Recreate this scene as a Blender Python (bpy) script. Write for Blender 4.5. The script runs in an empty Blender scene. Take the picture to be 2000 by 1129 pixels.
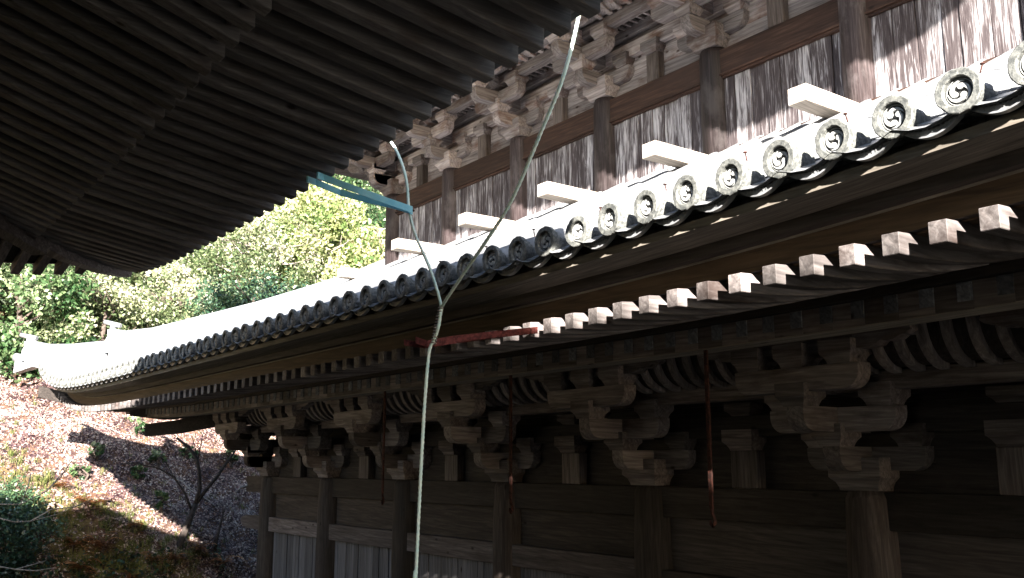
import bpy, math, random
import numpy as np
from mathutils import Vector, Matrix
R_ = math.radians
rnd = random.Random(7)
SC = bpy.context.scene
COL = SC.collection

# ------------------------------------------------------------------ camera
PITCH, YAW = R_(10.5037), R_(36.3964)
cam_d = bpy.data.cameras.new('camera'); cam_d.sensor_width = 36; cam_d.lens = 33.3
cam_d.clip_start = 0.05; cam_d.clip_end = 600
cam = bpy.data.objects.new('camera', cam_d); COL.objects.link(cam)
fwd = Vector((-math.cos(YAW)*math.cos(PITCH), math.sin(YAW)*math.cos(PITCH), math.sin(PITCH)))
cam.location = (0, 0, 0)
cam.rotation_euler = fwd.to_track_quat('-Z', 'Y').to_euler()
SC.camera = cam

# ------------------------------------------------------------------ light
SUNV = Vector((1.0, -0.52, 0.38)).normalized()
elev = math.asin(SUNV.z)
world = bpy.data.worlds.new('World'); SC.world = world; world.use_nodes = True
wn = world.node_tree; bg = wn.nodes['Background']
sky = wn.nodes.new('ShaderNodeTexSky'); sky.sky_type = 'NISHITA'; sky.sun_disc = False
sky.sun_elevation = elev; sky.sun_rotation = math.atan2(SUNV.x, SUNV.y)
wn.links.new(sky.outputs[0], bg.inputs[0]); bg.inputs[1].default_value = 0.062
sun_d = bpy.data.lights.new('sun', 'SUN'); sun_d.energy = 5.0; sun_d.angle = R_(0.55); sun_d.color = (1.0, 0.93, 0.83)
sun = bpy.data.objects.new('sun', sun_d); COL.objects.link(sun)
sun.rotation_euler = SUNV.to_track_quat('Z', 'Y').to_euler()
SC.view_settings.view_transform = 'Standard'; SC.view_settings.look = 'None'
SC.view_settings.exposure = 2.85; SC.view_settings.gamma = 1
SC.render.resolution_x = 1024; SC.render.resolution_y = 578
try:
    SC.cycles.max_bounces = 7; SC.cycles.diffuse_bounces = 4
except Exception: pass

# ------------------------------------------------------------------ materials
def newmat(name):
    m = bpy.data.materials.new(name); m.use_nodes = True
    nt = m.node_tree; b = nt.nodes['Principled BSDF']
    return m, nt, b
def N(nt, typ, **kw):
    n = nt.nodes.new(typ)
    for k, v in kw.items():
        if k.startswith('i_'):
            n.inputs[int(k[2:])].default_value = v
        else: setattr(n, k, v)
    return n
def ramp(nt, stops):
    r = nt.nodes.new('ShaderNodeValToRGB'); e = r.color_ramp.elements
    while len(e) < len(stops): e.new(0.5)
    for el, (p, c) in zip(e, stops):
        el.position = p; el.color = (c[0], c[1], c[2], 1)
    return r
def coords(nt, scale):
    tc = N(nt, 'ShaderNodeTexCoord'); oi = N(nt, 'ShaderNodeObjectInfo'); at = N(nt, 'ShaderNodeAttribute', attribute_name='tone')
    a = N(nt, 'ShaderNodeMath', operation='ADD'); nt.links.new(oi.outputs['Random'], a.inputs[0]); nt.links.new(at.outputs['Fac'], a.inputs[1])
    mu = N(nt, 'ShaderNodeMath', operation='MULTIPLY'); nt.links.new(a.outputs[0], mu.inputs[0]); mu.inputs[1].default_value = 37.3
    va = N(nt, 'ShaderNodeVectorMath', operation='ADD'); nt.links.new(tc.outputs['Object'], va.inputs[0]); nt.links.new(mu.outputs[0], va.inputs[1])
    mp = N(nt, 'ShaderNodeMapping'); nt.links.new(va.outputs[0], mp.inputs[0]); mp.inputs['Scale'].default_value = scale
    return mp.outputs[0], va.outputs[0], at.outputs['Fac'], oi.outputs['Random']
def wood(name, axis, cols, rough=0.75, tonevar=0.5, stain=None, stain_amt=0.5, bump=0.25, grain=13.0, knots=True, hole=False, rings=0.45):
    """weathered timber: stretched grain, broad tone drift, pale or rusty patches"""
    m, nt, b = newmat(name); L = nt.links.new
    sc = [grain]*3; sc[axis] = 0.7
    v, raw, tone, orand = coords(nt, sc)
    n1 = N(nt, 'ShaderNodeTexNoise'); L(v, n1.inputs['Vector']); n1.inputs['Scale'].default_value = 1.6; n1.inputs['Detail'].default_value = 9; n1.inputs['Roughness'].default_value = 0.68; n1.inputs['Distortion'].default_value = 0.9
    r1 = ramp(nt, [(0.3, cols[0]), (0.5, cols[1]), (0.72, cols[2])]); L(n1.outputs['Fac'], r1.inputs[0])
    # ring figure
    sc2 = [5.0]*3; sc2[axis] = 0.5
    mp2 = N(nt, 'ShaderNodeMapping'); L(raw, mp2.inputs[0]); mp2.inputs['Scale'].default_value = sc2
    wv = N(nt, 'ShaderNodeTexWave'); wv.bands_direction = 'DIAGONAL'; L(mp2.outputs[0], wv.inputs['Vector']); wv.inputs['Scale'].default_value = 1.6; wv.inputs['Distortion'].default_value = 9; wv.inputs['Detail'].default_value = 3; wv.inputs['Detail Scale'].default_value = 0.8
    mw = N(nt, 'ShaderNodeMixRGB', blend_type='MULTIPLY'); mw.inputs[0].default_value = rings
    rw = ramp(nt, [(0.0, (0.45, 0.42, 0.4)), (0.5, (1, 1, 1)), (1.0, (0.85, 0.8, 0.78))]); L(wv.outputs['Fac'], rw.inputs[0])
    L(r1.outputs[0], mw.inputs[1]); L(rw.outputs[0], mw.inputs[2])
    out = mw.outputs[0]
    if knots:
        sc3 = [2.6]*3; sc3[axis] = 1.3
        mp3 = N(nt, 'ShaderNodeMapping'); L(raw, mp3.inputs[0]); mp3.inputs['Scale'].default_value = sc3
        vo = N(nt, 'ShaderNodeTexVoronoi'); L(mp3.outputs[0], vo.inputs['Vector']); vo.inputs['Scale'].default_value = 1.3
        rk = ramp(nt, [(0.035, (0.18, 0.13, 0.11)), (0.09, (1, 1, 1))]); L(vo.outputs['Distance'], rk.inputs[0])
        mk = N(nt, 'ShaderNodeMixRGB', blend_type='MULTIPLY'); mk.inputs[0].default_value = 1.0
        L(out, mk.inputs[1]); L(rk.outputs[0], mk.inputs[2]); out = mk.outputs[0]
    if stain:
        ss = [1.7]*3; ss[axis] = 0.8
        mp4 = N(nt, 'ShaderNodeMapping'); L(raw, mp4.inputs[0]); mp4.inputs['Scale'].default_value = ss
        n4 = N(nt, 'ShaderNodeTexNoise'); L(mp4.outputs[0], n4.inputs['Vector']); n4.inputs['Scale'].default_value = 1.5; n4.inputs['Detail'].default_value = 7; n4.inputs['Roughness'].default_value = 0.65
        r4 = ramp(nt, [(0.52, (0, 0, 0)), (0.66, (stain_amt,)*3)]); L(n4.outputs['Fac'], r4.inputs[0])
        ms = N(nt, 'ShaderNodeMixRGB'); L(r4.outputs[0], ms.inputs[0]); L(out, ms.inputs[1]); ms.inputs[2].default_value = (*stain, 1); out = ms.outputs[0]
    # per piece brightness
    mr = N(nt, 'ShaderNodeMath', operation='ADD'); L(tone, mr.inputs[0]); L(orand, mr.inputs[1])
    fr = N(nt, 'ShaderNodeMath', operation='FRACT'); L(mr.outputs[0], fr.inputs[0])
    rg = N(nt, 'ShaderNodeMapRange'); L(fr.outputs[0], rg.inputs[0]); rg.inputs[3].default_value = 1-tonevar; rg.inputs[4].default_value = 1+tonevar*0.45
    mm = N(nt, 'ShaderNodeVectorMath', operation='SCALE'); L(out, mm.inputs[0]); L(rg.outputs[0], mm.inputs['Scale'])
    L(mm.outputs[0], b.inputs['Base Color']); b.inputs['Roughness'].default_value = rough
    b.inputs['Specular IOR Level'].default_value = 0.3
    bp = N(nt, 'ShaderNodeBump'); bp.inputs['Strength'].default_value = bump; bp.inputs['Distance'].default_value = 0.01
    L(n1.outputs['Fac'], bp.inputs['Height']); L(bp.outputs[0], b.inputs['Normal'])
    return m
def plain(name, c1, c2, scale=8, rough=0.6, metal=0, spec=0.5, bump=0.0, detail=6, pos=(0.4, 0.65), tonevar=0.0, c3=None):
    m, nt, b = newmat(name); L = nt.links.new
    v, raw, tone, orand = coords(nt, (1, 1, 1))
    n1 = N(nt, 'ShaderNodeTexNoise'); L(v, n1.inputs['Vector']); n1.inputs['Scale'].default_value = scale; n1.inputs['Detail'].default_value = detail; n1.inputs['Roughness'].default_value = 0.65
    st = [(pos[0], c1), (pos[1], c2)]
    if c3: st.append((min(0.99, pos[1]+0.1), c3))
    r1 = ramp(nt, st); L(n1.outputs['Fac'], r1.inputs[0])
    out = r1.outputs[0]
    if tonevar:
        rg = N(nt, 'ShaderNodeMapRange'); L(tone, rg.inputs[0]); rg.inputs[3].default_value = 1-tonevar; rg.inputs[4].default_value = 1+tonevar
        mm = N(nt, 'ShaderNodeVectorMath', operation='SCALE'); L(out, mm.inputs[0]); L(rg.outputs[0], mm.inputs['Scale']); out = mm.outputs[0]
    L(out, b.inputs['Base Color']); b.inputs['Roughness'].default_value = rough; b.inputs['Metallic'].default_value = metal; b.inputs['Specular IOR Level'].default_value = spec
    if bump:
        bp = N(nt, 'ShaderNodeBump'); bp.inputs['Strength'].default_value = bump; bp.inputs['Distance'].default_value = 0.01
        L(n1.outputs['Fac'], bp.inputs['Height']); L(bp.outputs[0], b.inputs['Normal'])
    return m
def leafmat(name, stops, rough=0.45, trans=0.35, spec=0.5):
    m, nt, b = newmat(name); L = nt.links.new
    at = N(nt, 'ShaderNodeAttribute', attribute_name='tone')
    r1 = ramp(nt, stops); L(at.outputs['Fac'], r1.inputs[0])
    L(r1.outputs[0], b.inputs['Base Color']); b.inputs['Roughness'].default_value = rough; b.inputs['Specular IOR Level'].default_value = spec
    if trans:
        tr = N(nt, 'ShaderNodeBsdfTranslucent'); L(r1.outputs[0], tr.inputs['Color'])
        mx = N(nt, 'ShaderNodeMixShader'); mx.inputs[0].default_value = trans
        L(b.outputs[0], mx.inputs[1]); L(tr.outputs[0], mx.inputs[2])
        L(mx.outputs[0], nt.nodes['Material Output'].inputs['Surface'])
    return m
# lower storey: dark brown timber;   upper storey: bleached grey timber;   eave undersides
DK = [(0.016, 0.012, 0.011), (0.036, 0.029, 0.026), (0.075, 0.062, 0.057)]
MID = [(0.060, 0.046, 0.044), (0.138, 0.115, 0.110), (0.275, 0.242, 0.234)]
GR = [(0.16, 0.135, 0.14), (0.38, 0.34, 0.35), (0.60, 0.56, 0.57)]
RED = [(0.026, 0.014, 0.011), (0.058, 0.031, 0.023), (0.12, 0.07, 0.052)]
M = {}
for ax, s in enumerate('xyz'):
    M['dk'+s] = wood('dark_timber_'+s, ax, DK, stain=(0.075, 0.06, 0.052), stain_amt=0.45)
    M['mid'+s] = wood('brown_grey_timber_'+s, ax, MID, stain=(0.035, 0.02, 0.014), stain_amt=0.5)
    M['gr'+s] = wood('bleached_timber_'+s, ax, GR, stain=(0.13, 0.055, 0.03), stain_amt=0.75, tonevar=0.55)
M['redx'] = wood('red_brown_beam', 0, RED, stain=(0.05, 0.03, 0.025), stain_amt=0.7, rough=0.6)
M['redz'] = wood('red_brown_post', 2, [(0.020, 0.014, 0.015), (0.050, 0.037, 0.039), (0.12, 0.098, 0.105)], stain=(0.17, 0.15, 0.155), stain_amt=0.5, rough=0.6)
M['ply'] = wood('pale_plank_z', 2, [(0.075, 0.072, 0.078), (0.143, 0.138, 0.147), (0.225, 0.217, 0.232)], tonevar=0.45, grain=20)
M['board'] = wood('figured_board', 0, [(0.019, 0.014, 0.013), (0.054, 0.043, 0.037), (0.112, 0.090, 0.077)], tonevar=0.3)
M['newx'] = wood('pale_board_x', 0, [(0.144, 0.126, 0.108), (0.270, 0.243, 0.207), (0.432, 0.396, 0.342)], tonevar=0.25)
M['newy'] = wood('pale_beam_y', 1, [(0.34, 0.29, 0.25), (0.52, 0.46, 0.40), (0.62, 0.56, 0.50)], tonevar=0.15, knots=False)
M['warmx'] = wood('warm_fascia', 0, [(0.065, 0.041, 0.024), (0.124, 0.081, 0.046), (0.186, 0.127, 0.077)], tonevar=0.2, knots=False)
M['eavex'] = wood('grey_fascia', 0, [(0.043, 0.035, 0.032), (0.080, 0.068, 0.063), (0.136, 0.117, 0.108)], tonevar=0.25, knots=False)
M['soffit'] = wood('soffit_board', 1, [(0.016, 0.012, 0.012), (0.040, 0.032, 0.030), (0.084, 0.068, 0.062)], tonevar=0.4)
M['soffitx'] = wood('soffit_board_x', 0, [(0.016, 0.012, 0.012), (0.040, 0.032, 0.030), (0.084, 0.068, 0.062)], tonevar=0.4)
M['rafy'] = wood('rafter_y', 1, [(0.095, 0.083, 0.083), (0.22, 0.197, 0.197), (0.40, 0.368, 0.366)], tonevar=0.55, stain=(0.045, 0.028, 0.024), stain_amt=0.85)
BRK = [(0.091, 0.075, 0.073), (0.202, 0.176, 0.172), (0.351, 0.319, 0.312)]
for ax, q in enumerate('xyz'): M['bk'+q] = wood('bracket_timber_'+q, ax, BRK, stain=(0.05, 0.03, 0.022), stain_amt=0.6, tonevar=0.6)
M['rib'] = wood('rib_timber', 2, BRK, tonevar=0.5, knots=False, rings=0.1, bump=0.1)
M['brafy'] = wood('overhead_rafter', 1, [(0.097, 0.085, 0.082), (0.190, 0.171, 0.166), (0.291, 0.267, 0.258)], tonevar=0.55, stain=(0.07, 0.04, 0.025), stain_amt=0.5, bump=0.08, grain=22, rings=0.15)
M['rafend'] = wood('blue_grey_rafter_end', 1, [(0.064, 0.070, 0.086), (0.144, 0.160, 0.192), (0.272, 0.294, 0.336)], tonevar=0.55)
M['rafx'] = wood('rafter_x', 0, [(0.068, 0.055, 0.055), (0.156, 0.133, 0.133), (0.312, 0.273, 0.273)], tonevar=0.5)
M['tile'] = plain('kawara_tile', (0.17, 0.178, 0.19), (0.30, 0.31, 0.33), 9, 0.38, 0, 0.6, 0.12, tonevar=0.12)
M['tileface'] = plain('lichened_tile_face', (0.07, 0.075, 0.075), (0.20, 0.205, 0.195), 38, 0.7, 0, 0.4, 0.6, tonevar=0.1, c3=(0.33, 0.345, 0.30))
M['crest'] = plain('crest_highlight_relief', (0.30, 0.31, 0.31), (0.55, 0.56, 0.56), 40, 0.5, 0, 0.6, 0.3)  # paler than the tile: highlights on the raised commas put into colour
M['recess'] = plain('dark_tile_recess', (0.015, 0.015, 0.016), (0.05, 0.05, 0.052), 30, 0.6, 0, 0.4, 0.3)
M['bed'] = plain('roof_bedding', (0.04, 0.036, 0.032), (0.13, 0.12, 0.11), 12, 0.9, bump=0.5)
M['redrust'] = plain('red_rusted_steel', (0.07, 0.016, 0.014), (0.22, 0.055, 0.05), 35, 0.8, 0.1, 0.3, 0.5, c3=(0.34, 0.15, 0.14))
M['rust'] = plain('rusted_iron', (0.022, 0.009, 0.007), (0.085, 0.028, 0.02), 30, 0.85, 0.1, 0.3, 0.5, c3=(0.20, 0.085, 0.075))
M['cyan'] = plain('cyan_painted_steel', (0.26, 0.70, 0.88), (0.42, 0.84, 0.95), 7, 0.5, 0, 0.5, 0.1, pos=(0.35, 0.6))
M['cable'] = plain('weathered_cable', (0.60, 0.82, 0.74), (0.80, 0.90, 0.80), 14, 0.6, 0, 0.4, 0.1, pos=(0.35, 0.6))
M['bark'] = plain('bark', (0.05, 0.035, 0.03), (0.13, 0.10, 0.085), 16, 0.9, bump=0.8)
M['dbark'] = plain('dark_bark', (0.02, 0.015, 0.013), (0.055, 0.042, 0.036), 16, 0.9, bump=0.8)
M['twig'] = plain('pale_twig', (0.20, 0.17, 0.15), (0.38, 0.34, 0.30), 16, 0.8)

# peeling upper boards: white bleached streaks over dark purple-brown
def planks_mat():
    m, nt, b = newmat('peeling_planks'); L = nt.links.new
    v, raw, tone, orand = coords(nt, (24, 24, 1.5))
    n1 = N(nt, 'ShaderNodeTexNoise'); L(v, n1.inputs['Vector']); n1.inputs['Scale'].default_value = 1.35; n1.inputs['Detail'].default_value = 10; n1.inputs['Roughness'].default_value = 0.62; n1.inputs['Distortion'].default_value = 1.1
    mp = N(nt, 'ShaderNodeMapping'); L(raw, mp.inputs[0]); mp.inputs['Scale'].default_value = (3.5, 3.5, 0.7)
    n2 = N(nt, 'ShaderNodeTexNoise'); L(mp.outputs[0], n2.inputs['Vector']); n2.inputs['Scale'].default_value = 1.2; n2.inputs['Detail'].default_value = 3
    a = N(nt, 'ShaderNodeMath', operation='MULTIPLY_ADD'); L(n2.outputs['Fac'], a.inputs[0]); a.inputs[1].default_value = 0.6; L(n1.outputs['Fac'], a.inputs[2])
    s = N(nt, 'ShaderNodeMath', operation='MULTIPLY_ADD'); L(tone, s.inputs[0]); s.inputs[1].default_value = 0.10; L(a.outputs[0], s.inputs[2])
    sc_ = N(nt, 'ShaderNodeMath', operation='MULTIPLY'); L(s.outputs[0], sc_.inputs[0]); sc_.inputs[1].default_value = 0.7
    r = ramp(nt, [(0.385, (0.026, 0.019, 0.022)), (0.575, (0.085, 0.070, 0.074)), (0.63, (0.22, 0.205, 0.218)), (0.72, (0.55, 0.53, 0.56))]); L(sc_.outputs[0], r.inputs[0])
    L(r.outputs[0], b.inputs['Base Color']); b.inputs['Roughness'].default_value = 0.8; b.inputs['Specular IOR Level'].default_value = 0.25
    bp = N(nt, 'ShaderNodeBump'); bp.inputs['Strength'].default_value = 0.5; bp.inputs['Distance'].default_value = 0.012
    L(n1.outputs['Fac'], bp.inputs['Height']); L(bp.outputs[0], b.inputs['Normal'])
    return m
M['planks'] = planks_mat()
M['plate'] = M['mid'+'x']

# ------------------------------------------------------------------ mesh helpers
class MB:
    def __init__(s): s.v = []; s.f = []; s.t = []; s.smooth = []
    def add(s, vs, fs, tone=None, sm=False):
        if tone is None: tone = rnd.random()
        o = len(s.v); s.v += [tuple(map(float, p)) for p in vs]
        for f in fs: s.f.append([o+i for i in f]); s.t.append(tone); s.smooth.append(sm)
    def box(s, x0, x1, y0, y1, z0, z1, tone=None, M4=None):
        vs = [(x, y, z) for x in (x0, x1) for y in (y0, y1) for z in (z0, z1)]
        if M4: vs = [M4 @ Vector(p) for p in vs]
        s.add(vs, [(0,1,3,2), (4,6,7,5), (0,4,5,1), (2,3,7,6), (0,2,6,4), (1,5,7,3)], tone)
    def prism(s, prof, axis, lo, hi, tone=None, M4=None, sm=False):
        """prof: 2-D points in the two other axes (in x,y,z order), extruded along axis"""
        n = len(prof); vs = []
        for h in (lo, hi):
            for a, b in prof:
                p = [a, b]; p.insert(axis, h); vs.append(p)
        if M4: vs = [M4 @ Vector(p) for p in vs]
        o = len(s.v)
        s.add(vs, [tuple(range(n))[::-1], tuple(range(n, 2*n))], tone)
        t = s.t[-1]
        s.add([], [], t)
        for i in range(n):
            j = (i+1) % n
            s.f.append([o+i, o+j, o+n+j, o+n+i]); s.t.append(t); s.smooth.append(sm)
    def loft(s, rings, closed=True, cap=True, tone=None, sm=True):
        n = len(rings[0]); vs = [p for r in rings for p in r]; fs = []
        for k in range(len(rings)-1):
            for i in range(n if closed else n-1):
                j = (i+1) % n
                fs.append((k*n+i, k*n+j, (k+1)*n+j, (k+1)*n+i))
        if tone is None: tone = rnd.random()
        o = len(s.v)
        s.add(vs, fs, tone, sm)
        if cap and closed:
            s.f.append([o+i for i in range(n)][::-1]); s.t.append(tone); s.smooth.append(False)
            s.f.append([o+(len(rings)-1)*n+i for i in range(n)]); s.t.append(tone); s.smooth.append(False)
    def tube(s, pts, rad, n=7, tone=None):
        pts = [Vector(p) for p in pts]; rings = []
        if not hasattr(rad, '__len__'): rad = [rad]*len(pts)
        up = Vector((0.31, 0.2, 0.93)).normalized()
        for i, p in enumerate(pts):
            d = (pts[min(i+1, len(pts)-1)]-pts[max(i-1, 0)]).normalized()
            a = d.cross(up)
            if a.length < 0.1: a = d.cross(Vector((1, 0, 0)))
            a.normalize(); b = d.cross(a)
            rings.append([p+(a*math.cos(2*math.pi*k/n)+b*math.sin(2*math.pi*k/n))*rad[i] for k in range(n)])
        s.loft(rings, tone=tone)
    def rope(s, pts, rad, pitch=0.11, n=12):
        pts = [Vector(p) for p in pts]; q = []
        for a, b, c, d in zip([pts[0]]+pts[:-2], pts[:-1], pts[1:], pts[2:]+[pts[-1]]):
            m = max(2, int((c-b).length/0.018))
            for i in range(m):
                t = i/m; q.append(0.5*((2*b)+(c-a)*t+(2*a-5*b+4*c-d)*t*t+(3*b-a-3*c+d)*t**3))
        q.append(pts[-1]); rings = []; L = 0; up = Vector((0.31, 0.9, 0.1)).normalized()
        for i, p in enumerate(q):
            d = (q[min(i+1, len(q)-1)]-q[max(i-1, 0)]).normalized(); a = d.cross(up).normalized(); b = d.cross(a)
            if i: L += (p-q[i-1]).length
            ph = 2*math.pi*L/pitch
            rings.append([p+(a*math.cos(w)+b*math.sin(w))*rad*(1+0.17*math.cos(3*(w-ph))) for w in [2*math.pi*k/n for k in range(n)]])
        s.loft(rings, tone=0.5)
    def frustum(s, cx, cy, prof, tone=None):
        """square block: prof = list of (z, half width x, half width y)"""
        rings = [[(cx-hx, cy-hy, z), (cx+hx, cy-hy, z), (cx+hx, cy+hy, z), (cx-hx, cy+hy, z)] for z, hx, hy in prof]
        s.loft(rings, tone=tone, sm=False)
    def build(s, name, mat, parent=None, fix=True, bevel=0):
        me = bpy.data.meshes.new(name); me.from_pydata(s.v, [], s.f)
        at = me.attributes.new('tone', 'FLOAT', 'FACE'); at.data.foreach_set('value', s.t)
        me.polygons.foreach_set('use_smooth', s.smooth)
        if fix:
            import bmesh
            bm = bmesh.new(); bm.from_mesh(me); bmesh.ops.recalc_face_normals(bm, faces=bm.faces); bm.to_mesh(me); bm.free()
        me.materials.append(mat); me.update()
        o = bpy.data.objects.new(name, me); COL.objects.link(o)
        if parent: o.parent = parent
        if bevel:
            bv = o.modifiers.new('bevel', 'BEVEL'); bv.width = bevel; bv.segments = 1; bv.limit_method = 'ANGLE'; bv.angle_limit = R_(50)
        return o
def reflect_left(mb):
    n = MB(); n.v = [(y-27.4, x+27.4, z) for x, y, z in mb.v]; n.f = [f[::-1] for f in mb.f]; n.t = mb.t[:]; n.smooth = mb.smooth[:]; return n
def reflect_right(mb, c):
    n = MB(); n.v = [(c-y, c-x, z) for x, y, z in mb.v]; n.f = [f[::-1] for f in mb.f]; n.t = mb.t[:]; n.smooth = mb.smooth[:]; return n
def npmesh(name, verts, nper, tones, mat, parent=None):
    """fast mesh of separate polygons with nper corners each"""
    nf = len(verts)//nper; me = bpy.data.meshes.new(name)
    me.vertices.add(len(verts)); me.vertices.foreach_set('co', np.asarray(verts, np.float32).ravel())
    me.loops.add(nf*nper); me.loops.foreach_set('vertex_index', np.arange(nf*nper, dtype=np.int32))
    me.polygons.add(nf); me.polygons.foreach_set('loop_start', np.arange(0, nf*nper, nper, dtype=np.int32))
    at = me.attributes.new('tone', 'FLOAT', 'FACE'); at.data.foreach_set('value', np.asarray(tones, np.float32))
    me.materials.append(mat); me.update(calc_edges=True); me.validate()
    o = bpy.data.objects.new(name, me); COL.objects.link(o)
    if parent: o.parent = parent
    return o
def empty(name, loc=(0, 0, 0)):
    o = bpy.data.objects.new(name, None); COL.objects.link(o); o.location = loc; o.empty_display_size = 0.2; return o
def tag(o, label=None, cat=None, group=None, kind=None):
    if label: o['label'] = label
    if cat: o['category'] = cat
    if group: o['group'] = group
    if kind: o['kind'] = kind
    return o
def copy_tree(o, parent=None):
    c = o.copy(); COL.objects.link(c)
    if parent: c.parent = parent
    for ch in [k for k in ALLKIDS.get(o.name, [])]:
        copy_tree(ch, c)
    return c
ALLKIDS = {}
def kid(parent, o):
    ALLKIDS.setdefault(parent.name, []).append(o); return o

# ------------------------------------------------------------------ profile constants of the big hall
XL, XR = -23.4, 4.3            # tips of the lower eave corners
def sori(x, L=XL, R=XR):
    r = 0.0
    if x > -6.5: r = 0.0068*(x+6.5)**2
    r += 0.78*math.exp(-max(0, x-L)/1.35)
    return r
EY = 4.0                       # plane of the round tile ends
def roofz(y):                  # lower roof flat-tile surface
    u = y-EY; return 1.45+0.40*u+0.0125*u*u
def rz(x, y):
    u = min(max((y-EY)/5.8, 0), 1); return roofz(y)+sori(x)*(1-u)**1.5

hall = empty('temple_hall', (-9.5, 14, -5.2))
tag(hall, 'large two-storeyed timber temple hall with a grey tiled lower roof and bracketed dark walls', 'temple hall')
HP = Matrix.Translation(-Vector(hall.location))
def hb(mb, name, mat, bevel=0, fix=True, parent=None):
    o = mb.build(name, mat, parent or hall, fix=fix, bevel=bevel)
    if parent is None: o.location = -Vector(hall.location)
    return o

# ---- lower roof
TX = [-2.05 - 0.333*k for k in range(-17, 64)]
TX = [x for x in TX if XL+0.12 < x < XR-0.1]
def sweep_front(prof, xs, fz, mb, tone=None):
    rings = [[(x, y, z+fz(x, y)) for y, z in prof] for x in xs]
    mb.loft(rings, closed=True, cap=True, sm=False, tone=tone)
def inner_y(x):                # where a row starting at the eave meets a hip or the upper wall
    return min(9.8, x+27.4, 8.3-x)
surf = MB()
for k in range(len(TX)-1):
    xa, xb = TX[k], TX[k+1]; xm = (xa+xb)/2
    yi = inner_y(xm); n = max(2, int((yi-EY)/0.3)+1); a = rnd.random()
    for i in range(n):
        y0 = EY+(yi-EY)*i/n; y1 = EY+(yi-EY)*(i+1)/n
        pts = []
        for yy, lift in ((y0, 0.0), (y1, -0.010)):
            for q in range(5):
                x = xa+(xb-xa)*q/4; dip = -0.045*math.sin(math.pi*q/4)
                pts.append((x, yy, rz(x, yy)+dip+lift))
        surf.add(pts, [(q, q+1, q+6, q+5) for q in range(4)], rnd.random(), True)
for x in TX:
    yi = inner_y(x); n = max(1, int((yi-EY-0.0)/0.32)); 
    for i in range(n):
        y0 = EY+0.02+(yi-EY)*i/n; y1 = EY+0.02+(yi-EY)*(i+1)/n+0.02
        rings = []
        for yy, r in ((y0, 0.085), (y1, 0.082)):
            rings.append([(x+r*math.cos(a), yy, rz(x, yy)+0.045+r*math.sin(a)) for a in [math.pi*(-0.18+1.36*q/8) for q in range(9)]])
        surf.loft(rings, closed=False, cap=False, sm=True)
roof = hb(surf, 'roof_tiles', M['tile'], fix=False)
roofL = hb(reflect_left(surf), 'side_roof_tiles', M['tile'], fix=False)
rr = reflect_right(surf, 8.3); roofR = hb(rr, 'side_roof_tiles', M['tile'], fix=False)
# roof underlay keeps light out
ub = MB()
def under(xs_fn, refl=None):
    xs = np.linspace(XL+0.3, XR-0.3, 60)
    for a, b in zip(xs[:-1], xs[1:]):
        ya, yb = inner_y(a), inner_y(b)
        for i in range(6):
            f0, f1 = i/6, (i+1)/6
            q = [(a, EY+0.25+(ya-EY-0.25)*f0), (b, EY+0.25+(yb-EY-0.25)*f0), (b, EY+0.25+(yb-EY-0.25)*f1), (a, EY+0.25+(ya-EY-0.25)*f1)]
            ub.add([(x, y, rz(x, y)-0.085) for x, y in q], [(0, 1, 2, 3)], 0.5)
under(None)
hb(ub, 'roof_underlay', M['bed'], fix=False); hb(reflect_left(ub), 'roof_underlay', M['bed'], fix=False); hb(reflect_right(ub, 8.3), 'roof_underlay', M['bed'], fix=False)

# ---- round eave-end tiles with the three-comma crest
def disc_mb():
    d = MB(); n = 28; prof = [(0.0, 0.20, 0.086), (0.0, 0.035, 0.088), (0, 0.03, 0.106), (0, 0.004, 0.108), (0, 0.0, 0.103), (0, 0.0, 0.074), (0, 0.004, 0.070), (0, 0.034, 0.068)]
    rings = []
    for _, y, r in prof:
        chip = lambda k: (0.95 if k in (4, 5, 15) else 0.975 if k in (9, 22) else 1.0) if y < 0.03 and r > 0.1 else 1.0
        rings.append([(r*chip(k)*math.cos(2*math.pi*k/n)*(1+0.012*math.sin(k*2.7+y*90)), y, r*chip(k)*math.sin(2*math.pi*k/n)*(1+0.012*math.cos(k*3.1))) for k in range(n)])
    d.loft(rings, closed=True, cap=False, tone=0.5, sm=False)
    return d
def crest_mb():
    c = MB()
    for j in range(3):
        a0 = j*2*math.pi/3+0.5; front = []; outer = []; inner = []
        S = 12
        for i in range(S+1):
            t = i/S; a = a0-2.35*t; r = 0.0265+0.0265*t**0.75; w = 0.0125*(1-t)**0.7
            outer.append(((r+w)*math.cos(a), (r+w)*math.sin(a))); inner.append(((r-w)*math.cos(a), (r-w)*math.sin(a)))
        head = []
        hx, hz = 0.0262*math.cos(a0), 0.0262*math.sin(a0)
        for q in range(1, 6):
            b = a0+math.pi-math.pi*q/6*1.0
            th = a0 + math.pi + (-math.pi)*q/6
            head.append((hx+0.0165*math.cos(th), hz+0.0165*math.sin(th)))
        # strip mesh
        vs = []; fs = []
        for (ox, oz), (ix, iz) in zip(outer, inner):
            vs += [(ox, 0.020, oz), (ix, 0.020, iz), (ox, 0.036, oz), (ix, 0.036, iz)]
        for i in range(S):
            b = i*4; fs += [(b, b+4, b+5, b+1), (b, b+2, b+6, b+4), (b+1, b+5, b+7, b+3)]
        c.add(vs, fs, 0.5)
        m = len(c.v)
        ang = [2*math.pi*q/12 for q in range(12)]
        c.loft([[(hx+0.0145*math.cos(a), y, hz+0.0145*math.sin(a)) for a in ang] for y in (0.036, 0.0195)], tone=0.5, sm=False)
    # thin bead ring 
    n = 28
    c.loft([[(r*math.cos(2*math.pi*k/n), y, r*math.sin(2*math.pi*k/n)) for k in range(n)] for r, y in ((0.0635, 0.036), (0.0635, 0.024), (0.0600, 0.024), (0.0600, 0.036))], cap=False, tone=0.5, sm=False)
    return c
DM = disc_mb(); CM = crest_mb()
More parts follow.
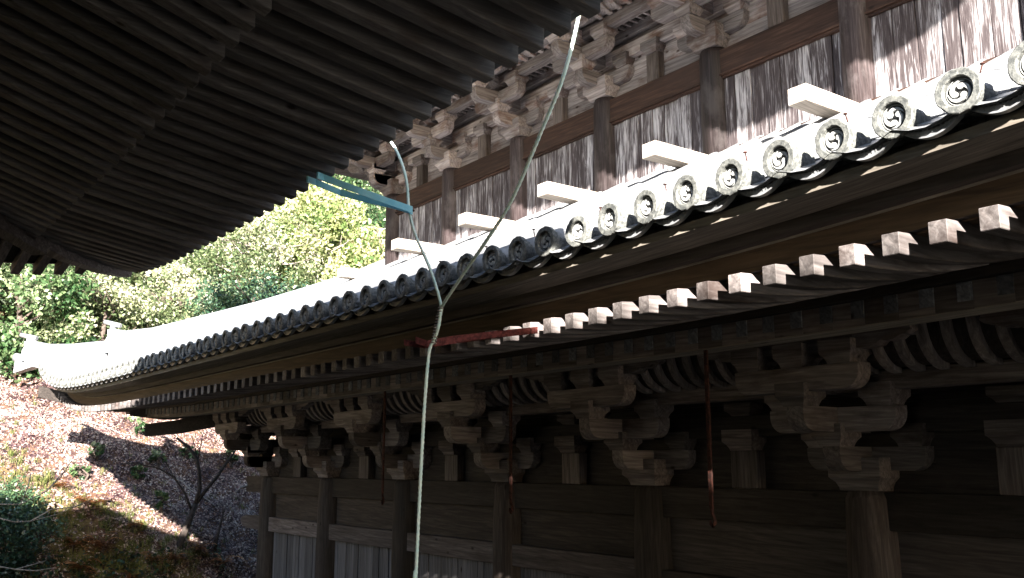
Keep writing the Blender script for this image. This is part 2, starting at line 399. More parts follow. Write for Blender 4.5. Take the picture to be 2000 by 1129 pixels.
d0 = DM.build('eave_round_tile', M['tileface'], hall); c0 = CM.build('comma_crest', M['crest'], d0, fix=False)
RMb = MB(); RMb.loft([[(r*math.cos(2*math.pi*k/24), y, r*math.sin(2*math.pi*k/24)) for k in range(24)] for y, r in ((0.033, 0.0675), (0.040, 0.0675))], sm=False)
f0 = RMb.build('recess', M['recess'], d0)
first = True
for x in TX:
    if first: o, c = d0, c0; first = False
    else:
        o = d0.copy(); COL.objects.link(o)
        for q0 in (c0, f0):
            c = q0.copy(); COL.objects.link(c); c.parent = o
    o.parent = hall
    o.location = Vector((x, EY+rnd.uniform(-0.008, 0.008), rz(x, EY)+0.068))-Vector(hall.location)
    o.rotation_euler = (rnd.uniform(-0.07, 0.02), rnd.uniform(0, 6.28), rnd.uniform(-0.07, 0.07))
    if rnd.random() < 0.5: pass
# crescent shaped flat eave tiles between them
def pend_mb(seed):
    p = MB(); r = random.Random(seed); xs = [-0.155+0.31*i/12 for i in range(13)]
    top = [(x, -0.012-0.040*(1-(x/0.155)**2)) for x in xs]
    band = [(x, z-0.050*(1-0.55*(abs(x)/0.155)**2)) for x, z in top]
    for (lo, hi, y0, y1) in (([(x, z-0.016) for x, z in top], top, -0.012, 0.22),):
        ring = lo+hi[::-1]
        p.loft([[(x, y, z+(y-y0)*0.42) for x, z in ring] for y in (y0, y1)], sm=False)
    up = [(x, z+0.030) for x, z in top]
    ring = [(x, z-0.014) for x, z in up]+up[::-1]
    p.loft([[(x*0.93, y, z+(y-0.05)*0.42) for x, z in ring] for y in (0.05, 0.25)], sm=False)
    ring = band+[(x, z-0.018) for x, z in top][::-1]
    p.loft([[(x, y, z) for x, z in ring] for y in (0.004, 0.03)], sm=False)
    ring = [(x, z-0.008) for x, z in band]+[(x, z+0.001) for x, z in band][::-1]
    p.loft([[(x, y, z) for x, z in ring] for y in (-0.006, 0.032)], sm=False)
    for i in range(-5, 6):      # incised fan and wave strokes
        xx = i*0.021; zz = -0.052-0.022*(1-(xx/0.155)**2)+0.002
        p.add([(xx-0.003, 0.0, zz-0.014), (xx+0.003, 0.0, zz-0.014), (xx+0.004+i*0.0012, 0.0, zz+0.012), (xx-0.003+i*0.0012, 0.0, zz+0.012)], [(0, 1, 2, 3)], 0.9)
    return p
p0 = pend_mb(1).build('eave_flat_tile', M['tile'], hall)
first = True
for xa, xb in zip(TX[:-1], TX[1:]):
    if first: o = p0; first = False
    else: o = p0.copy(); COL.objects.link(o)
    x = (xa+xb)/2; za, zb = rz(xa, EY), rz(xb, EY)
    o.location = Vector((x, EY+0.05, (za+zb)/2+0.028))-Vector(hall.location)
    o.rotation_euler = (0, math.atan2(zb-za, xa-xb) if False else -math.atan2(za-zb, xa-xb), 0)
# side eaves tiles (round ends only as one piece each side)
sd = MB()
for x in TX:
    n = 14
    sd.loft([[(x+r*math.cos(2*math.pi*k/n), EY+y, rz(x, EY)+0.068+r*math.sin(2*math.pi*k/n)) for k in range(n)] for y, r in ((0.2, 0.086), (0.03, 0.1), (0, 0.105), (0, 0.001))], cap=False, sm=False)
for f in (reflect_left(sd), reflect_right(sd, 8.3)):
    o = hb(f, 'side_eave_round_tiles', M['tileface'], fix=False)

# ---- eave boards, swept along the curved edge
def xs_for(y, step=0.35):
    lo, hi = y-27.4, 8.3-y
    n = int((hi-lo)/step); return [lo+(hi-lo)*i/n for i in range(n+1)]
def eave_strip(name, mat, y0, y1, z0, z1, k=1.0, sides=True, bevel=0, z0b=None):
    mb = MB(); xs = xs_for(y0); rings = []
    y1b = y1
    for x in xs:
        s = sori(x)*k
        yi = min(y1b, x+27.4+1e-3+0.0 if x < -15 else 99, 8.3-x+1e-3 if x > 0 else 99); yi = max(yi, y0+0.004)
        rings.append([(x, y0, z0+s), (x, yi, (z0b if z0b else z0)+s), (x, yi, z1+s), (x, y0, z1+s)])
    mb.loft(rings, sm=False)
    hb(mb, name, mat)
    if sides:
        hb(reflect_left(mb), name, mat); hb(reflect_right(mb, 8.3), name, mat)
    return mb
eave_strip('eave_fascia', M['warmx'], 4.54, 4.64, 1.075, 1.240)
eave_strip('eave_fascia_lip', M['newx'], 4.525, 4.64, 1.2405, 1.252)
eave_strip('upper_eave_fascia', M['eavex'], 4.45, 4.64, 1.2525, 1.325)
eave_strip('verge_board', M['newx'], 4.125, 4.64, 1.3255, 1.380)
# bedding of the tiles in short blocks
bb = MB(); xs = [x for x in TX]
for xa, xb in zip(xs[:-1], xs[1:]):
    s = sori((xa+xb)/2); j = rnd.uniform(-0.01, 0.012)
    bb.box(xb+0.004, xa-0.004, 4.235+j, 4.6, 1.3805+s, 1.452+s)
hb(bb, 'tile_bedding', M['bed']); hb(reflect_left(bb), 'tile_bedding', M['bed'])

# ---- flying rafters with bowed undersides
def fly_rafter(x, k=1.0):
    mb = MB(); s = sori(x); yi = min(5.95, x+27.4, 8.3-x)
    if yi < 4.6: return None
    w = 0.050; bot = []; top = []
    n = 8
    for i in range(n+1):
        y = 4.38+(yi-4.38)*i/n; u = y-4.38; ss = s*(1-0.45*u/1.5)
        top.append((y, 1.072+0.045*u+0.075*u*u+ss+0.02*u)); bot.append((y, 0.957+0.03*u+0.085*u*u+ss))
    mb.prism(bot+top[::-1], 0, x-w, x+w)
    return mb
RX = [-2.15-0.2575*k for k in range(-24, 82)]
RX = [x for x in RX if XL+0.6 < x < XR-0.6]
vis = [x for x in RX if x < 0.6]; hid = [x for x in RX if x >= 0.6]
vis_n = vis[:100]
for x in vis_n:
    r = fly_rafter(x)
    if r: hb(r, 'flying_rafter', M['rafy'], bevel=0.004)
m2 = MB()
for x in hid+vis[100:]:
    r = fly_rafter(x)
    if r:
        o = len(m2.v); m2.v += r.v; m2.f += [[i+o for i in f] for f in r.f]; m2.t += r.t; m2.smooth += r.smooth
hb(m2, 'far_flying_rafters', M['rafy'])['kind'] = 'stuff'
ml = MB()
for x in [q for q in RX if q < -8]:
    r = fly_rafter(x)
    if r:
        o = len(ml.v); ml.v += r.v; ml.f += [[i+o for i in f] for f in r.f]; ml.t += r.t; ml.smooth += r.smooth
hb(reflect_left(ml), 'side_flying_rafters', M['rafx'])['kind'] = 'stuff'
# soffit boards over the rafters
sf = MB()
for xa, xb in zip(xs_for(4.5)[:-1], xs_for(4.5)[1:]):
    q = []
    for i in range(6):
        for x in (xa, xb):
            yi = min(6.0, x+27.4, 8.3-x); y = 4.47+(max(yi, 4.471)-4.47)*i/5; u = y-4.38
            q.append((x, y, 1.076+0.065*u+0.075*u*u+sori(x)*(1-0.45*u/1.5)))
    sf.add(q, [(2*i, 2*i+1, 2*i+3, 2*i+2) for i in range(5)], None, True)
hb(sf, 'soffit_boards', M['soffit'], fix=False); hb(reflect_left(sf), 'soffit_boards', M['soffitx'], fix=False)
# ---- kioi beam and base rafters
def band(name, mat, y0, y1, z0, z1, k, lo=None, hi=None):
    mb = MB(); lo = y0-27.4 if lo is None else lo; hi = 8.3-y0 if hi is None else hi
    n = 60; rings = []
    for i in range(n+1):
        x = lo+(hi-lo)*i/n; s = sori(x)*k
        yi = min(y1, x+27.401 if x < -15 else 99, 8.301-x if x > 0 else 99); yi = max(yi, y0+0.003)
        rings.append([(x, y0, z0+s), (x, yi, z0+s), (x, yi, z1+s), (x, y0, z1+s)])
    mb.loft(rings, sm=False); hb(mb, name, mat); hb(reflect_left(mb), name, mat); return mb
band('rafter_bearer', M['dkx'], 5.80, 6.02, 1.112, 1.236, 0.55)
# infill boards between the base rafter ends, each gap its own board, and base rafters standing proud
inf = MB()
BX = [-2.30-0.2595*k for k in range(-26, 76)]
BX = [x for x in BX if -21.3 < x < 2.4]
for xa, xb in zip(BX[:-1], BX[1:]):
    s = sori((xa+xb)/2)*0.5; inf.box(xb+0.052, xa+0.049, 5.868, 6.1, 0.935+s, 1.110+s)
hb(inf, 'rafter_infill_boards', M['bkx'])
bot = MB()
for i in range(60):
    pass
eb = MB(); rings = []
for i in range(61):
    x = -21.45+(2.45+21.45)*i/60; s = sori(x)*0.5
    rings.append([(x, 5.872, 0.928+s), (x, 6.12, 0.928+s), (x, 6.12, 0.9345+s), (x, 5.872, 0.9345+s)])
eb.loft(rings, sm=False); hb(eb, 'eave_soffit_board', M['newx'])
bxv = BX[-99:] if len(BX) > 99 else BX
for x in bxv:
    s = sori(x)*0.5; mb = MB(); w = 0.050
    mb.prism([(5.858, 0.985+s), (7.2, 1.37+s*0.5), (7.2, 1.47+s*0.5), (5.858, 1.108+s)], 0, x-w, x+w)
    hb(mb, 'base_rafter', M['rafend'])
bl = MB()
for x in BX:
    if x > -10: continue
    s = sori(x)*0.5
    bl.prism([(5.858, 0.985+s), (7.2, 1.37+s*0.5), (7.2, 1.47+s*0.5), (5.858, 1.108+s)], 0, x-0.05, x+0.05)
hb(reflect_left(bl), 'side_base_rafters', M['dkx'])['kind'] = 'stuff'
# soffit between base rafters + hip rafters
s3 = MB()
s3.add([(-21.5, 6.0, 1.13), (2.4, 6.0, 1.13), (1.2, 7.3, 1.49), (-20.3, 7.3, 1.49)], [(0, 1, 2, 3)], 0.5)
s3.add([(-20.3, 7.3, 1.49), (1.2, 7.3, 1.49), (1.2, 8.2, 1.7), (-20.3, 8.2, 1.7)], [(0, 1, 2, 3)], 0.5)
s3.v = [(x, y, z) for x, y, z in s3.v]
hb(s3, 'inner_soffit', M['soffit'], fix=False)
hipm = MB()
def diagbar(mb, pts, w, h, left=True):
    """bar along the plan diagonal x=y-27.4 (left hip); pts=(y, ztop)"""
    rings = []
    dx = w*0.7071
    for y, z in pts:
        x = y-27.4
        rings.append([(x-dx, y+dx, z-h), (x+dx, y-dx, z-h), (x+dx, y-dx, z), (x-dx, y+dx, z)])
    mb.loft(rings, sm=False)
diagbar(hipm, [(4.12, 1.72), (4.6, 1.55), (5.4, 1.38), (6.2, 1.36), (7.2, 1.5), (8.0, 1.7)], 0.10, 0.24)
diagbar(hipm, [(5.7, 1.30), (6.2, 1.22), (7.0, 1.30), (8.0, 1.5)], 0.12, 0.26)
hb(hipm, 'hip_rafter', M['dkx'])
hr2 = reflect_right(MB(), 0)

# ---- hip ridges with their end tiles
rdg = MB()
def ridge_sw(pts, w, baseoff=0.02):
    rings = []
    for y, zt in pts:
        x = y-27.4; zb = rz(x, y)+baseoff-0.1; r = []
        for a in range(9):
            th = math.pi*a/8; r.append((w*math.cos(th), zt-w*0.6+w*0.6*math.sin(th)))
        prof = [(w*1.25, zb)]+r+[(-w*1.25, zb)]
        rings.append([(x+o*0.7071, y-o*0.7071, z) for o, z in prof])
    rdg.loft(rings, sm=False)
ridge_sw([(9.8, 4.45), (9.25, 4.149), (8.44, 3.809), (7.62, 3.5), (6.79, 3.244), (5.95, 2.985), (5.5, 2.93), (5.28, 2.98)], 0.13)
ridge_sw([(5.24, 2.72), (4.92, 2.693), (4.6, 2.66), (4.22, 2.665), (4.0, 2.72), (3.84, 2.80)], 0.11)
ridge_sw([(3.86, 2.42), (3.74, 2.38), (3.66, 2.40)], 0.09)
hb(rdg, 'hip_ridge', M['tile'], fix=True)
def onigawara(y, zb, h, w):
    mb = MB(); x = y-27.4
    prof = [(-w, 0), (-w*0.95, h*0.45), (-w*0.6, h*0.62), (-w*0.7, h*0.85), (-w*0.32, h*0.78), (-w*0.2, h), (0, h*1.12), (w*0.2, h), (w*0.32, h*0.78), (w*0.7, h*0.85), (w*0.6, h*0.62), (w*0.95, h*0.45), (w, 0)]
    rings = []
    for d in (0.0, 0.09):
        rings.append([(x+o*0.7071+d*0.7071, y-o*0.7071+d*0.7071, zb+z) for o, z in prof])
    mb.loft(rings, sm=False)
    # bird perch cylinder on top
    mb.tube([(x-0.12, y-0.12, zb+h*1.16), (x+0.16, y+0.16, zb+h*1.0)], 0.055, 10)
    return mb
hb(onigawara(5.23, 2.42, 0.62, 0.21), 'ridge_end_tile', M['tile'])
hb(onigawara(3.80, 2.28, 0.52, 0.17), 'ridge_end_tile', M['tile'])
tip = MB(); n = 16
dv = Vector((-0.7071, -0.7071, 0.12)).normalized(); c = Vector((-23.70, 3.70, 2.36))
tip.tube([c+dv*-0.3, c, c+dv*0.12, c+dv*0.125], [0.09, 0.095, 0.10, 0.01], 16)
hb(tip, 'corner_end_tile', M['tile'])

# ------------------------------------------------------------------ bracket complexes
def arm_profile(a0, a1, z0, z1, r=0.15):
    """side profile (t, z) of an arm from a0 to a1 with both lower ends rounded"""
    pts = []
    for i in range(7):
        th = math.pi/2*i/6; pts.append((a0+r*(1-math.sin(th)) if False else a0+r-r*math.cos(math.pi/2-th) if False else a0+r*(1-math.cos(th)), z0+r*(1-math.sin(th))))
    pts = pts[::1]
    left = [(a0+r*(1-math.cos(math.pi/2*i/6)), z0+r*(1-math.sin(math.pi/2*i/6))) for i in range(7)]
    right = [(a1-(p[0]-a0), p[1]) for p in left[::-1]]
    return left+right+[(a1, z1), (a0, z1)]
def block(mb, cx, cy, z0, hw=0.155, h=0.20):
    mb.frustum(cx, cy, [(z0, hw*0.70, hw*0.70), (z0+h*0.12, hw*0.74, hw*0.74), (z0+h*0.28, hw*0.84, hw*0.84), (z0+h*0.42, hw*0.995, hw*0.995), (z0+h*0.421, hw, hw), (z0+h, hw, hw)])
def bracket_meshes(px, py, pz):
    """local origin = column top; -y is outward"""
    parts = []
    b = MB(); b.frustum(0, 0, [(0, 0.20, 0.20), (0.03, 0.205, 0.205), (0.075, 0.225, 0.225), (0.118, 0.268, 0.268), (0.121, 0.27, 0.27), (0.30, 0.27, 0.27)])
    parts.append(('bearing_block', b, px))
    w = 0.09
    def cross(y, z0, z1, hl): 
        m = MB(); m.prism([(a, z) for a, z in arm_profile(-hl, hl, z0, z1)], 1, y-w, y+w); return m
    def perp(yend, yin, z0, z1, off=0.0):
        m = MB(); pr = arm_profile(yend, yin, z0, z1); 
        pr = [p for p in pr]; m.prism(pr, 0, -w-off, w+off); return m
    # slightly different widths / heights keep crossing arms from sharing planes
    parts.append(('bracket_arm', cross(0.0, 0.180, 0.395, 0.62), px))
    parts.append(('bracket_arm', perp(-0.58, 0.12, 0.178, 0.3965), py))
    parts.append(('bracket_arm', cross(-0.49, 0.524, 0.739, 0.66), px))
    parts.append(('bracket_arm', perp(-1.07, 0.12, 0.522, 0.7405), py))
    parts.append(('bracket_arm', cross(-0.98, 0.862, 1.075, 0.655), px))
    parts.append(('bracket_arm', perp(-0.70, 0.12, 0.8605, 1.02), py))
    def bl(cx, cy, z):
        m = MB(); block(m, cx, cy, z); parts.append(('small_block', m, px))
    bl(0, -0.49, 0.3955)
    for x in (-0.48, 0.48): bl(x, 0, 0.3945)
    bl(0, -0.98, 0.7365)
    for x in (-0.51, 0.51): bl(x, -0.49, 0.7355)
    for x in (-0.48, 0.0, 0.48): bl(x, -0.98, 1.0745)
    # carved nose beam on the outer step
    for sg in (-1, 1):
        nose = [(0.60, 1.190), (0.74, 1.185), (0.82, 1.20), (0.86, 1.235), (0.92, 1.222), (1.00, 1.235), (1.04, 1.262), (1.09, 1.262), (1.135, 1.295), (1.12, 1.335), (0.98, 1.352), (0.60, 1.352)]
        m = MB(); m.prism([(sg*a, z) for a, z in nose], 1, -0.98-0.075, -0.98+0.075); parts.append(('carved_nose', m, px))
    m = MB(); m.box(-0.60, 0.60, -1.05, -0.91, 1.192, 1.350); parts.append(('bracket_arm', m, px))
    return parts
def bracket_proto(name, px, py, pz, z, x, y):
    root = empty(name, (0, 0, 0)); root.parent = hall
    for nm, mb, mt in bracket_meshes(px, py, pz):
        o = mb.build(nm, mt, root, bevel=0.005); kid(root, o)
    root.location = Vector((x, y, z))-Vector(hall.location)
    return root
CX = [-5.24-2.815*k for k in range(-2, 6)]      # lower columns
CTOP = -0.235
lo = bracket_proto('bracket_complex', M['bkx'], M['bky'], M['bkz'], CTOP, CX[0], 8.0)
for x in CX[1:]:
    c = copy_tree(lo, hall); c.location = Vector((x, 8.0, CTOP))-Vector(hall.location)
# corner complex also faces the side
def bracket_merged(x, y, z, rot, mt, scale=1.0, name='corner_bracket_arms', only_perp=False):
    mb = MB()
    for nm, m, _ in bracket_meshes(None, None, None):
        if nm in ('bearing_block', 'carved_nose'): continue
        ys_ = [v[1] for v in m.v]; xs_ = [v[0] for v in m.v]
        if only_perp and (max(xs_) > 0.2 or min(xs_) < -0.2): continue
        o = len(mb.v); mb.v += m.v; mb.f += [[i+o for i in f] for f in m.f]; mb.t += m.t; mb.smooth += m.smooth
    Mx = Matrix.Translation((x, y, z+0.0015)) @ Matrix.Rotation(rot, 4, 'Z') @ Matrix.Scale(scale, 4)
    mb.v = [tuple(Mx @ Vector(p)) for p in mb.v]
    return hb(mb, name, mt)
XC = CX[-1]
bracket_merged(XC, 8.0, CTOP, -math.pi/2, M['dkx'])
bracket_merged(XC, 8.0, CTOP+0.002, -math.pi/4, M['dky'], 1.02, only_perp=True)
tb = MB()
def dbar2(mb, cx, cy, pts, w):
    rings = []
    for t, z0, z1 in pts:
        x, y = cx-t*0.7071, cy-t*0.7071; dx = w*0.7071
        rings.append([(x-dx, y+dx, z0), (x+dx, y-dx, z0), (x+dx, y-dx, z1), (x-dx, y+dx, z1)])
    mb.loft(rings, sm=False)
dbar2(tb, XC, 8.0, [(0.0, 0.95, 1.22), (1.5, 0.78, 1.07), (2.2, 0.66, 0.94), (2.9, 0.60, 0.86)], 0.12)
hb(tb, 'corner_tail_beam', M['dkx'])

# ---- lower wall
M['cdk'] = wood('column_timber', 2, [(0.028, 0.021, 0.019), (0.060, 0.048, 0.044), (0.12, 0.10, 0.095)], stain=(0.02, 0.015, 0.013), stain_amt=0.6)
for k_, x in enumerate(CX):
    mb = MB(); n = 24
    mb.loft([[(x+r*math.cos(2*math.pi*k/n), 8.0+r*math.sin(2*math.pi*k/n), z) for k in range(n)] for z, r in ((-5.2, 0.262), (-0.9, 0.255), (-0.31, 0.235), (CTOP, 0.205))])
    hb(mb, 'column', M['dkz'] if k_ % 2 else M['cdk'])
def gaps(cx, r): 
    s = sorted(cx); return [(a+r, b-r) for a, b in zip(s[:-1], s[1:])]
G = gaps(CX, 0.0)
for i, (a, b) in enumerate(G):
    near = a > -8.3
    mb = MB(); mb.box(a+0.18, b-0.18, 7.90, 8.10, -0.585, -0.2452); hb(mb, 'tie_beam', M['dkx'], bevel=0.008)
    mb = MB()
    if near:
        mb.box(a+0.2, b-0.2, 7.985, 8.05, -1.16, -0.586); hb(mb, 'wall_panel', M['eavex'])
        mb = MB(); mb.box(a+0.19, b-0.19, 7.86, 8.1, -1.42, -1.155); hb(mb, 'wall_rail', M['dkx'], bevel=0.008)
    else:
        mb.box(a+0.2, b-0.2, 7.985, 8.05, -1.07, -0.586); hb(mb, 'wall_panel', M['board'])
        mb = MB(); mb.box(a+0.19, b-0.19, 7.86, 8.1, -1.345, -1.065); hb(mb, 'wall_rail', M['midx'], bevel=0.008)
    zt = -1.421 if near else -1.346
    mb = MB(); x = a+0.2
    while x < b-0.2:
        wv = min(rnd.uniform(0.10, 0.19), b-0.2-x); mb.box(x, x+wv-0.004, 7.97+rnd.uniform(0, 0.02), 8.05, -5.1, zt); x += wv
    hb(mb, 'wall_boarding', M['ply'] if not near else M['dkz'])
mb = MB(); mb.prism([(XC-1.22, -0.585), (XC-1.26, -0.5), (XC-1.17, -0.42), (XC-1.27, -0.36), (XC-1.25, -0.2452), (XC-0.18, -0.2452), (XC-0.18, -0.585)], 1, 7.91, 8.09); hb(mb, 'tie_beam_nose', M['dkx'])
mb = MB(); mb.prism([(XC-0.2, -1.345), (XC-1.0, -1.345), (XC-1.25, -1.31), (XC-1.40, -1.22), (XC-1.34, -1.12), (XC-1.1, -1.075), (XC-0.2, -1.065)], 1, 7.87, 8.09); hb(mb, 'wall_rail_nose', M['midx'])
# wall above the tie beam: boards, struts, through beams
mb = MB()
for z0, z1 in ((-0.2448, 0.02), (0.024, 0.285), (0.289, 0.56), (0.564, 0.84), (0.844, 1.25)):
    mb.box(XC-0.05, CX[0]+0.4, 8.04, 8.09, z0, z1)
hb(mb, 'upper_wall_boards', M['dkx'])
for i, (a, b) in enumerate(G):
    c = (a+b)/2
    st = empty('strut', (0, 0, 0)); st.parent = hall; st.location = Vector((c, 8.0, 0))-Vector(hall.location)
    mb = MB(); mb.box(-0.175, 0.175, -0.10, 0.04, -0.2445, 0.145); mb.build('strut_post', M['midz'], st, bevel=0.01)
    mb = MB(); block(mb, 0, 0, 0.145, 0.20, 0.215); mb.build('small_block', M['midx'], st, bevel=0.005)
    mb = MB(); block(mb, 0, 0, 0.505, 0.175, 0.13); mb.build('small_block', M['midx'], st, bevel=0.005)
def beam(name, x0, x1, y0, y1, z0, z1, mat, bevel=0.006):
    mb = MB(); mb.box(x0, x1, y0, y1, z0, z1); return hb(mb, name, mat, bevel=bevel)
beam('through_beam', XC-0.5, CX[0]+0.6, 7.915, 8.03, 0.2835, 0.5035, M['dkx'])
beam('through_beam', XC-0.5, CX[0]+0.6, 7.918, 8.03, 0.628, 0.838, M['dkx'])
beam('through_beam', XC-0.9, CX[0]+0.6, 7.425, 7.595, 0.6365, 0.80, M['midx'])
beam('eave_purlin', XC-1.3, CX[0]+0.6, 6.94, 7.10, 1.118, 1.30, M['dkx'])
# curved ribs of the coved soffit
def rib_prof(y0, z0, y1, z1, t0, t1, n=9):
    o = []; i_ = []
    for i in range(n+1):
        th = math.pi/2*i/n
        cy, cz = y0-(y0-y1)*math.sin(th), z1-(z1-z0)*math.cos(th)
        ny, nz = -math.sin(th), -math.cos(th)
        o.append((cy+ny*t0, cz+nz*t0)); i_.append((cy-ny*t1, cz-nz*t1))
    return o+i_[::-1]
def coving(x0, x1, Y, zb, cols, ribmat, boardmat, each, name='eave_rib', cx=None):
    yb, zl, yt, zt = Y-0.60, zb+1.045, Y-0.91, zb+1.40
    mb = MB(); pf = rib_prof(yb, zl, yt, zt, 0.0, 0.02); mb.prism(pf, 0, x0, x1, sm=False); hb(mb, 'coved_board', boardmat)
    xs = []; x = x1-0.11
    while x > x0: 
        if all(abs(x-q) > 0.40 for q in cols): xs.append(x)
        x -= 0.212
    big = MB()
    for k, x in enumerate(xs):
        pf = rib_prof(yb, zl, yt, zt, 0.05, -0.001)
        if k < each:
            mb = MB(); mb.prism(pf, 0, x-0.042, x+0.042, sm=False); hb(mb, name, ribmat, bevel=0.004)
        else: big.prism(pf, 0, x-0.042, x+0.042, sm=False)
    if big.v: hb(big, 'distant_'+name+'s', ribmat)['kind'] = 'stuff'
coving(XC-0.6, CX[0]+0.5, 8.0, CTOP, CX, M['rib'], M['dkz'], 55)

# ------------------------------------------------------------------ upper storey
YU = 9.8; ZU = 5.76
UX = [-6.18-2.276*k for k in range(-2, 6)]
XU = UX[-1]
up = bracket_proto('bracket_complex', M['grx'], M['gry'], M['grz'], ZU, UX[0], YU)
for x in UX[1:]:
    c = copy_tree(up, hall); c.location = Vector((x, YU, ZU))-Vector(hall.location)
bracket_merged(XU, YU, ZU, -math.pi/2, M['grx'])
bracket_merged(XU, YU, ZU+0.002, -math.pi/4, M['gry'], 1.02, only_perp=True)
tb = MB(); dbar2(tb, XU, YU, [(0.0, 0.95+6, 1.22+6), (1.5, 6.78, 7.07), (2.9, 6.60, 6.86)], 0.12); hb(tb, 'corner_tail_beam', M['grx'])
for x in UX:
    mb = MB(); n = 24
    mb.loft([[(x+r*math.cos(2*math.pi*k/n), YU+r*math.sin(2*math.pi*k/n), z) for k in range(n)] for z, r in ((3.9, 0.215), (5.66, 0.21), (ZU, 0.19))])
    hb(mb, 'upper_column', M['redz'])
for a, b in gaps(UX, 0):
    mb = MB(); mb.box(a+0.15, b-0.15, YU-0.095, YU+0.08, 5.345, 5.70); hb(mb, 'upper_tie_beam', M['redx'], bevel=0.006)
    mb = MB(); mb.box(a+0.15, b-0.15, YU-0.115, YU+0.05, 5.315, 5.3445); mb.box(a+0.15, b-0.15, YU-0.08, YU+0.05, 5.28, 5.3145); hb(mb, 'beam_moulding', M['redx'])
    mb = MB(); mb.box(a+0.15, b-0.15, YU-0.13, YU+0.05, 4.10, 4.235); hb(mb, 'sill_beam', M['redx'], bevel=0.006)
    mb = MB(); x = a+0.15
    while x < b-0.151:
        wv = rnd.uniform(0.20, 0.34)
        if b-0.15-x-wv < 0.1: wv = b-0.15-x
        mb.box(x, x+wv-0.011, YU-0.03+rnd.uniform(-0.018, 0.018), YU+0.05, 4.2345, 5.281); x += wv
    hb(mb, 'wall_planks', M['planks'])
    c = (a+b)/2
    st = empty('strut', (0, 0, 0)); st.parent = hall; st.location = Vector((c, YU, 0))-Vector(hall.location)
    mb = MB(); mb.box(-0.13, 0.13, -0.09, 0.04, 5.7005, ZU+0.38); mb.build('strut_post', M['midz'], st, bevel=0.01)
    mb = MB(); block(mb, 0, 0, ZU+0.3805, 0.17, 0.195); mb.build('small_block', M['grx'], st, bevel=0.005)
mb = MB()
for z0, z1 in ((5.701, 5.97), (5.974, 6.24), (6.244, 6.56), (6.564, 6.84), (6.844, 7.3)):
    mb.box(XU-0.05, UX[0]+0.4, YU+0.04, YU+0.09, z0, z1)
hb(mb, 'bracket_zone_boards', M['grx'])
beam('through_beam', XU-0.5, UX[0]+0.6, YU-0.085, YU+0.03, ZU+0.5185, ZU+0.7385, M['grx'])
beam('through_beam', XU-0.5, UX[0]+0.6, YU-0.082, YU+0.03, ZU+0.863, ZU+1.073, M['grx'])
beam('through_beam', XU-0.9, UX[0]+0.6, YU-0.575, YU-0.405, ZU+0.8715, ZU+1.035, M['grx'])
beam('eave_purlin', XU-1.3, UX[0]+0.6, YU-1.06, YU-0.90, ZU+1.353, ZU+1.535, M['grx'])
# short battens under the cove (little lattice seen from below)
mb = MB(); x = XU
while x < UX[0]: 
    mb.box(x, x+0.045, YU-0.41, YU-0.08, ZU+0.985, ZU+1.02); x += 0.15
hb(mb, 'ceiling_battens', M['grx'])
mb = MB(); mb.box(XU, UX[0], YU-0.41, YU-0.08, ZU+1.0205, ZU+1.05); hb(mb, 'bracket_ceiling', M['dkx'])
M['grrib'] = wood('rust_stained_rib', 2, [(0.20, 0.165, 0.165), (0.38, 0.34, 0.345), (0.52, 0.48, 0.48)], stain=(0.26, 0.075, 0.022), stain_amt=0.95, tonevar=0.3)
coving(XU-0.6, UX[0]+0.5, YU, ZU, UX, M['grrib'], M['grz'], 44, 'eave_rib')

# timber outriggers lying over the lower roof, one at each upper column
for k, x in enumerate([-6.205, -8.56, -10.83, -13.03, -15.34, -17.62]):
    mb = MB(); dz = 0 if k < 5 else -0.17
    mb.box(x-0.125, x+0.125, 8.55, 9.62, 3.99+dz, 4.19+dz)
    hb(mb, 'roof_outrigger', M['newy'], bevel=0.008)
# nails on the roof tiles
for k, x in enumerate(TX):
    if -8 < x < 0.5 and k % 2:
        mb = MB(); b0 = Vector((x+rnd.uniform(-0.02, 0.02), EY+0.16+rnd.uniform(0, 0.08), rz(x, EY+0.2)+0.115)); t0 = b0+Vector((rnd.uniform(-0.02, 0.02), 0, 0.055)); mb.tube([b0, t0], 0.004, 5); mb.tube([t0, t0+Vector((0, 0, 0.006))], 0.012, 6)
        hb(mb, 'roof_nail', M['rust'], fix=False)
# upper roof: casts the long shadows
ULx, URx, UEY = XU-4.0, UX[0]+4.0, YU-4.0
UC = UX[0]+YU
def usori(x):
    d1 = x-ULx; d2 = URx-x
    return 0.78*math.exp(-max(0, d1)/1.6)+0.78*math.exp(-max(0, d2)/1.6)
def uz(x, y): 
    u = y-UEY; q = min(u/5, 1); return ZU+1.72+0.42*u+0.02*u*u+usori(x)*(1-q)**1.5
ur = MB(); xs = np.linspace(ULx, URx, 90)
def uin(x): return min(UEY+9.6, x-ULx+UEY+0.001, URx-x+UEY+0.001)
for a, b in zip(xs[:-1], xs[1:]):
    for i in range(8):
        q = []
        for x, i2 in ((a, i), (b, i), (b, i+1), (a, i+1)):
            y = UEY+(uin(x)-UEY)*i2/8; q.append((x, y, uz(x, y)))
        ur.add(q, [(0, 1, 2, 3)], None, False)
        ur.add([(x, y, z-0.14) for x, y, z in q], [(3, 2, 1, 0)], None, False)
    ur.add([(a, UEY, uz(a, UEY)), (b, UEY, uz(b, UEY)), (b, UEY, uz(b, UEY)-0.14), (a, UEY, uz(a, UEY)-0.14)], [(0, 1, 2, 3)])
hb(ur, 'upper_roof', M['tile'], fix=False)
def refl(mb, sx, c):
    n = MB()
    if sx < 0: n.v = [(ULx+(y-UEY), UEY+(x-ULx), z) for x, y, z in mb.v]
    else: n.v = [(URx-(y-UEY), UEY+(URx-x), z) for x, y, z in mb.v]
    n.f = [f[::-1] for f in mb.f]; n.t = mb.t[:]; n.smooth = mb.smooth[:]; return n
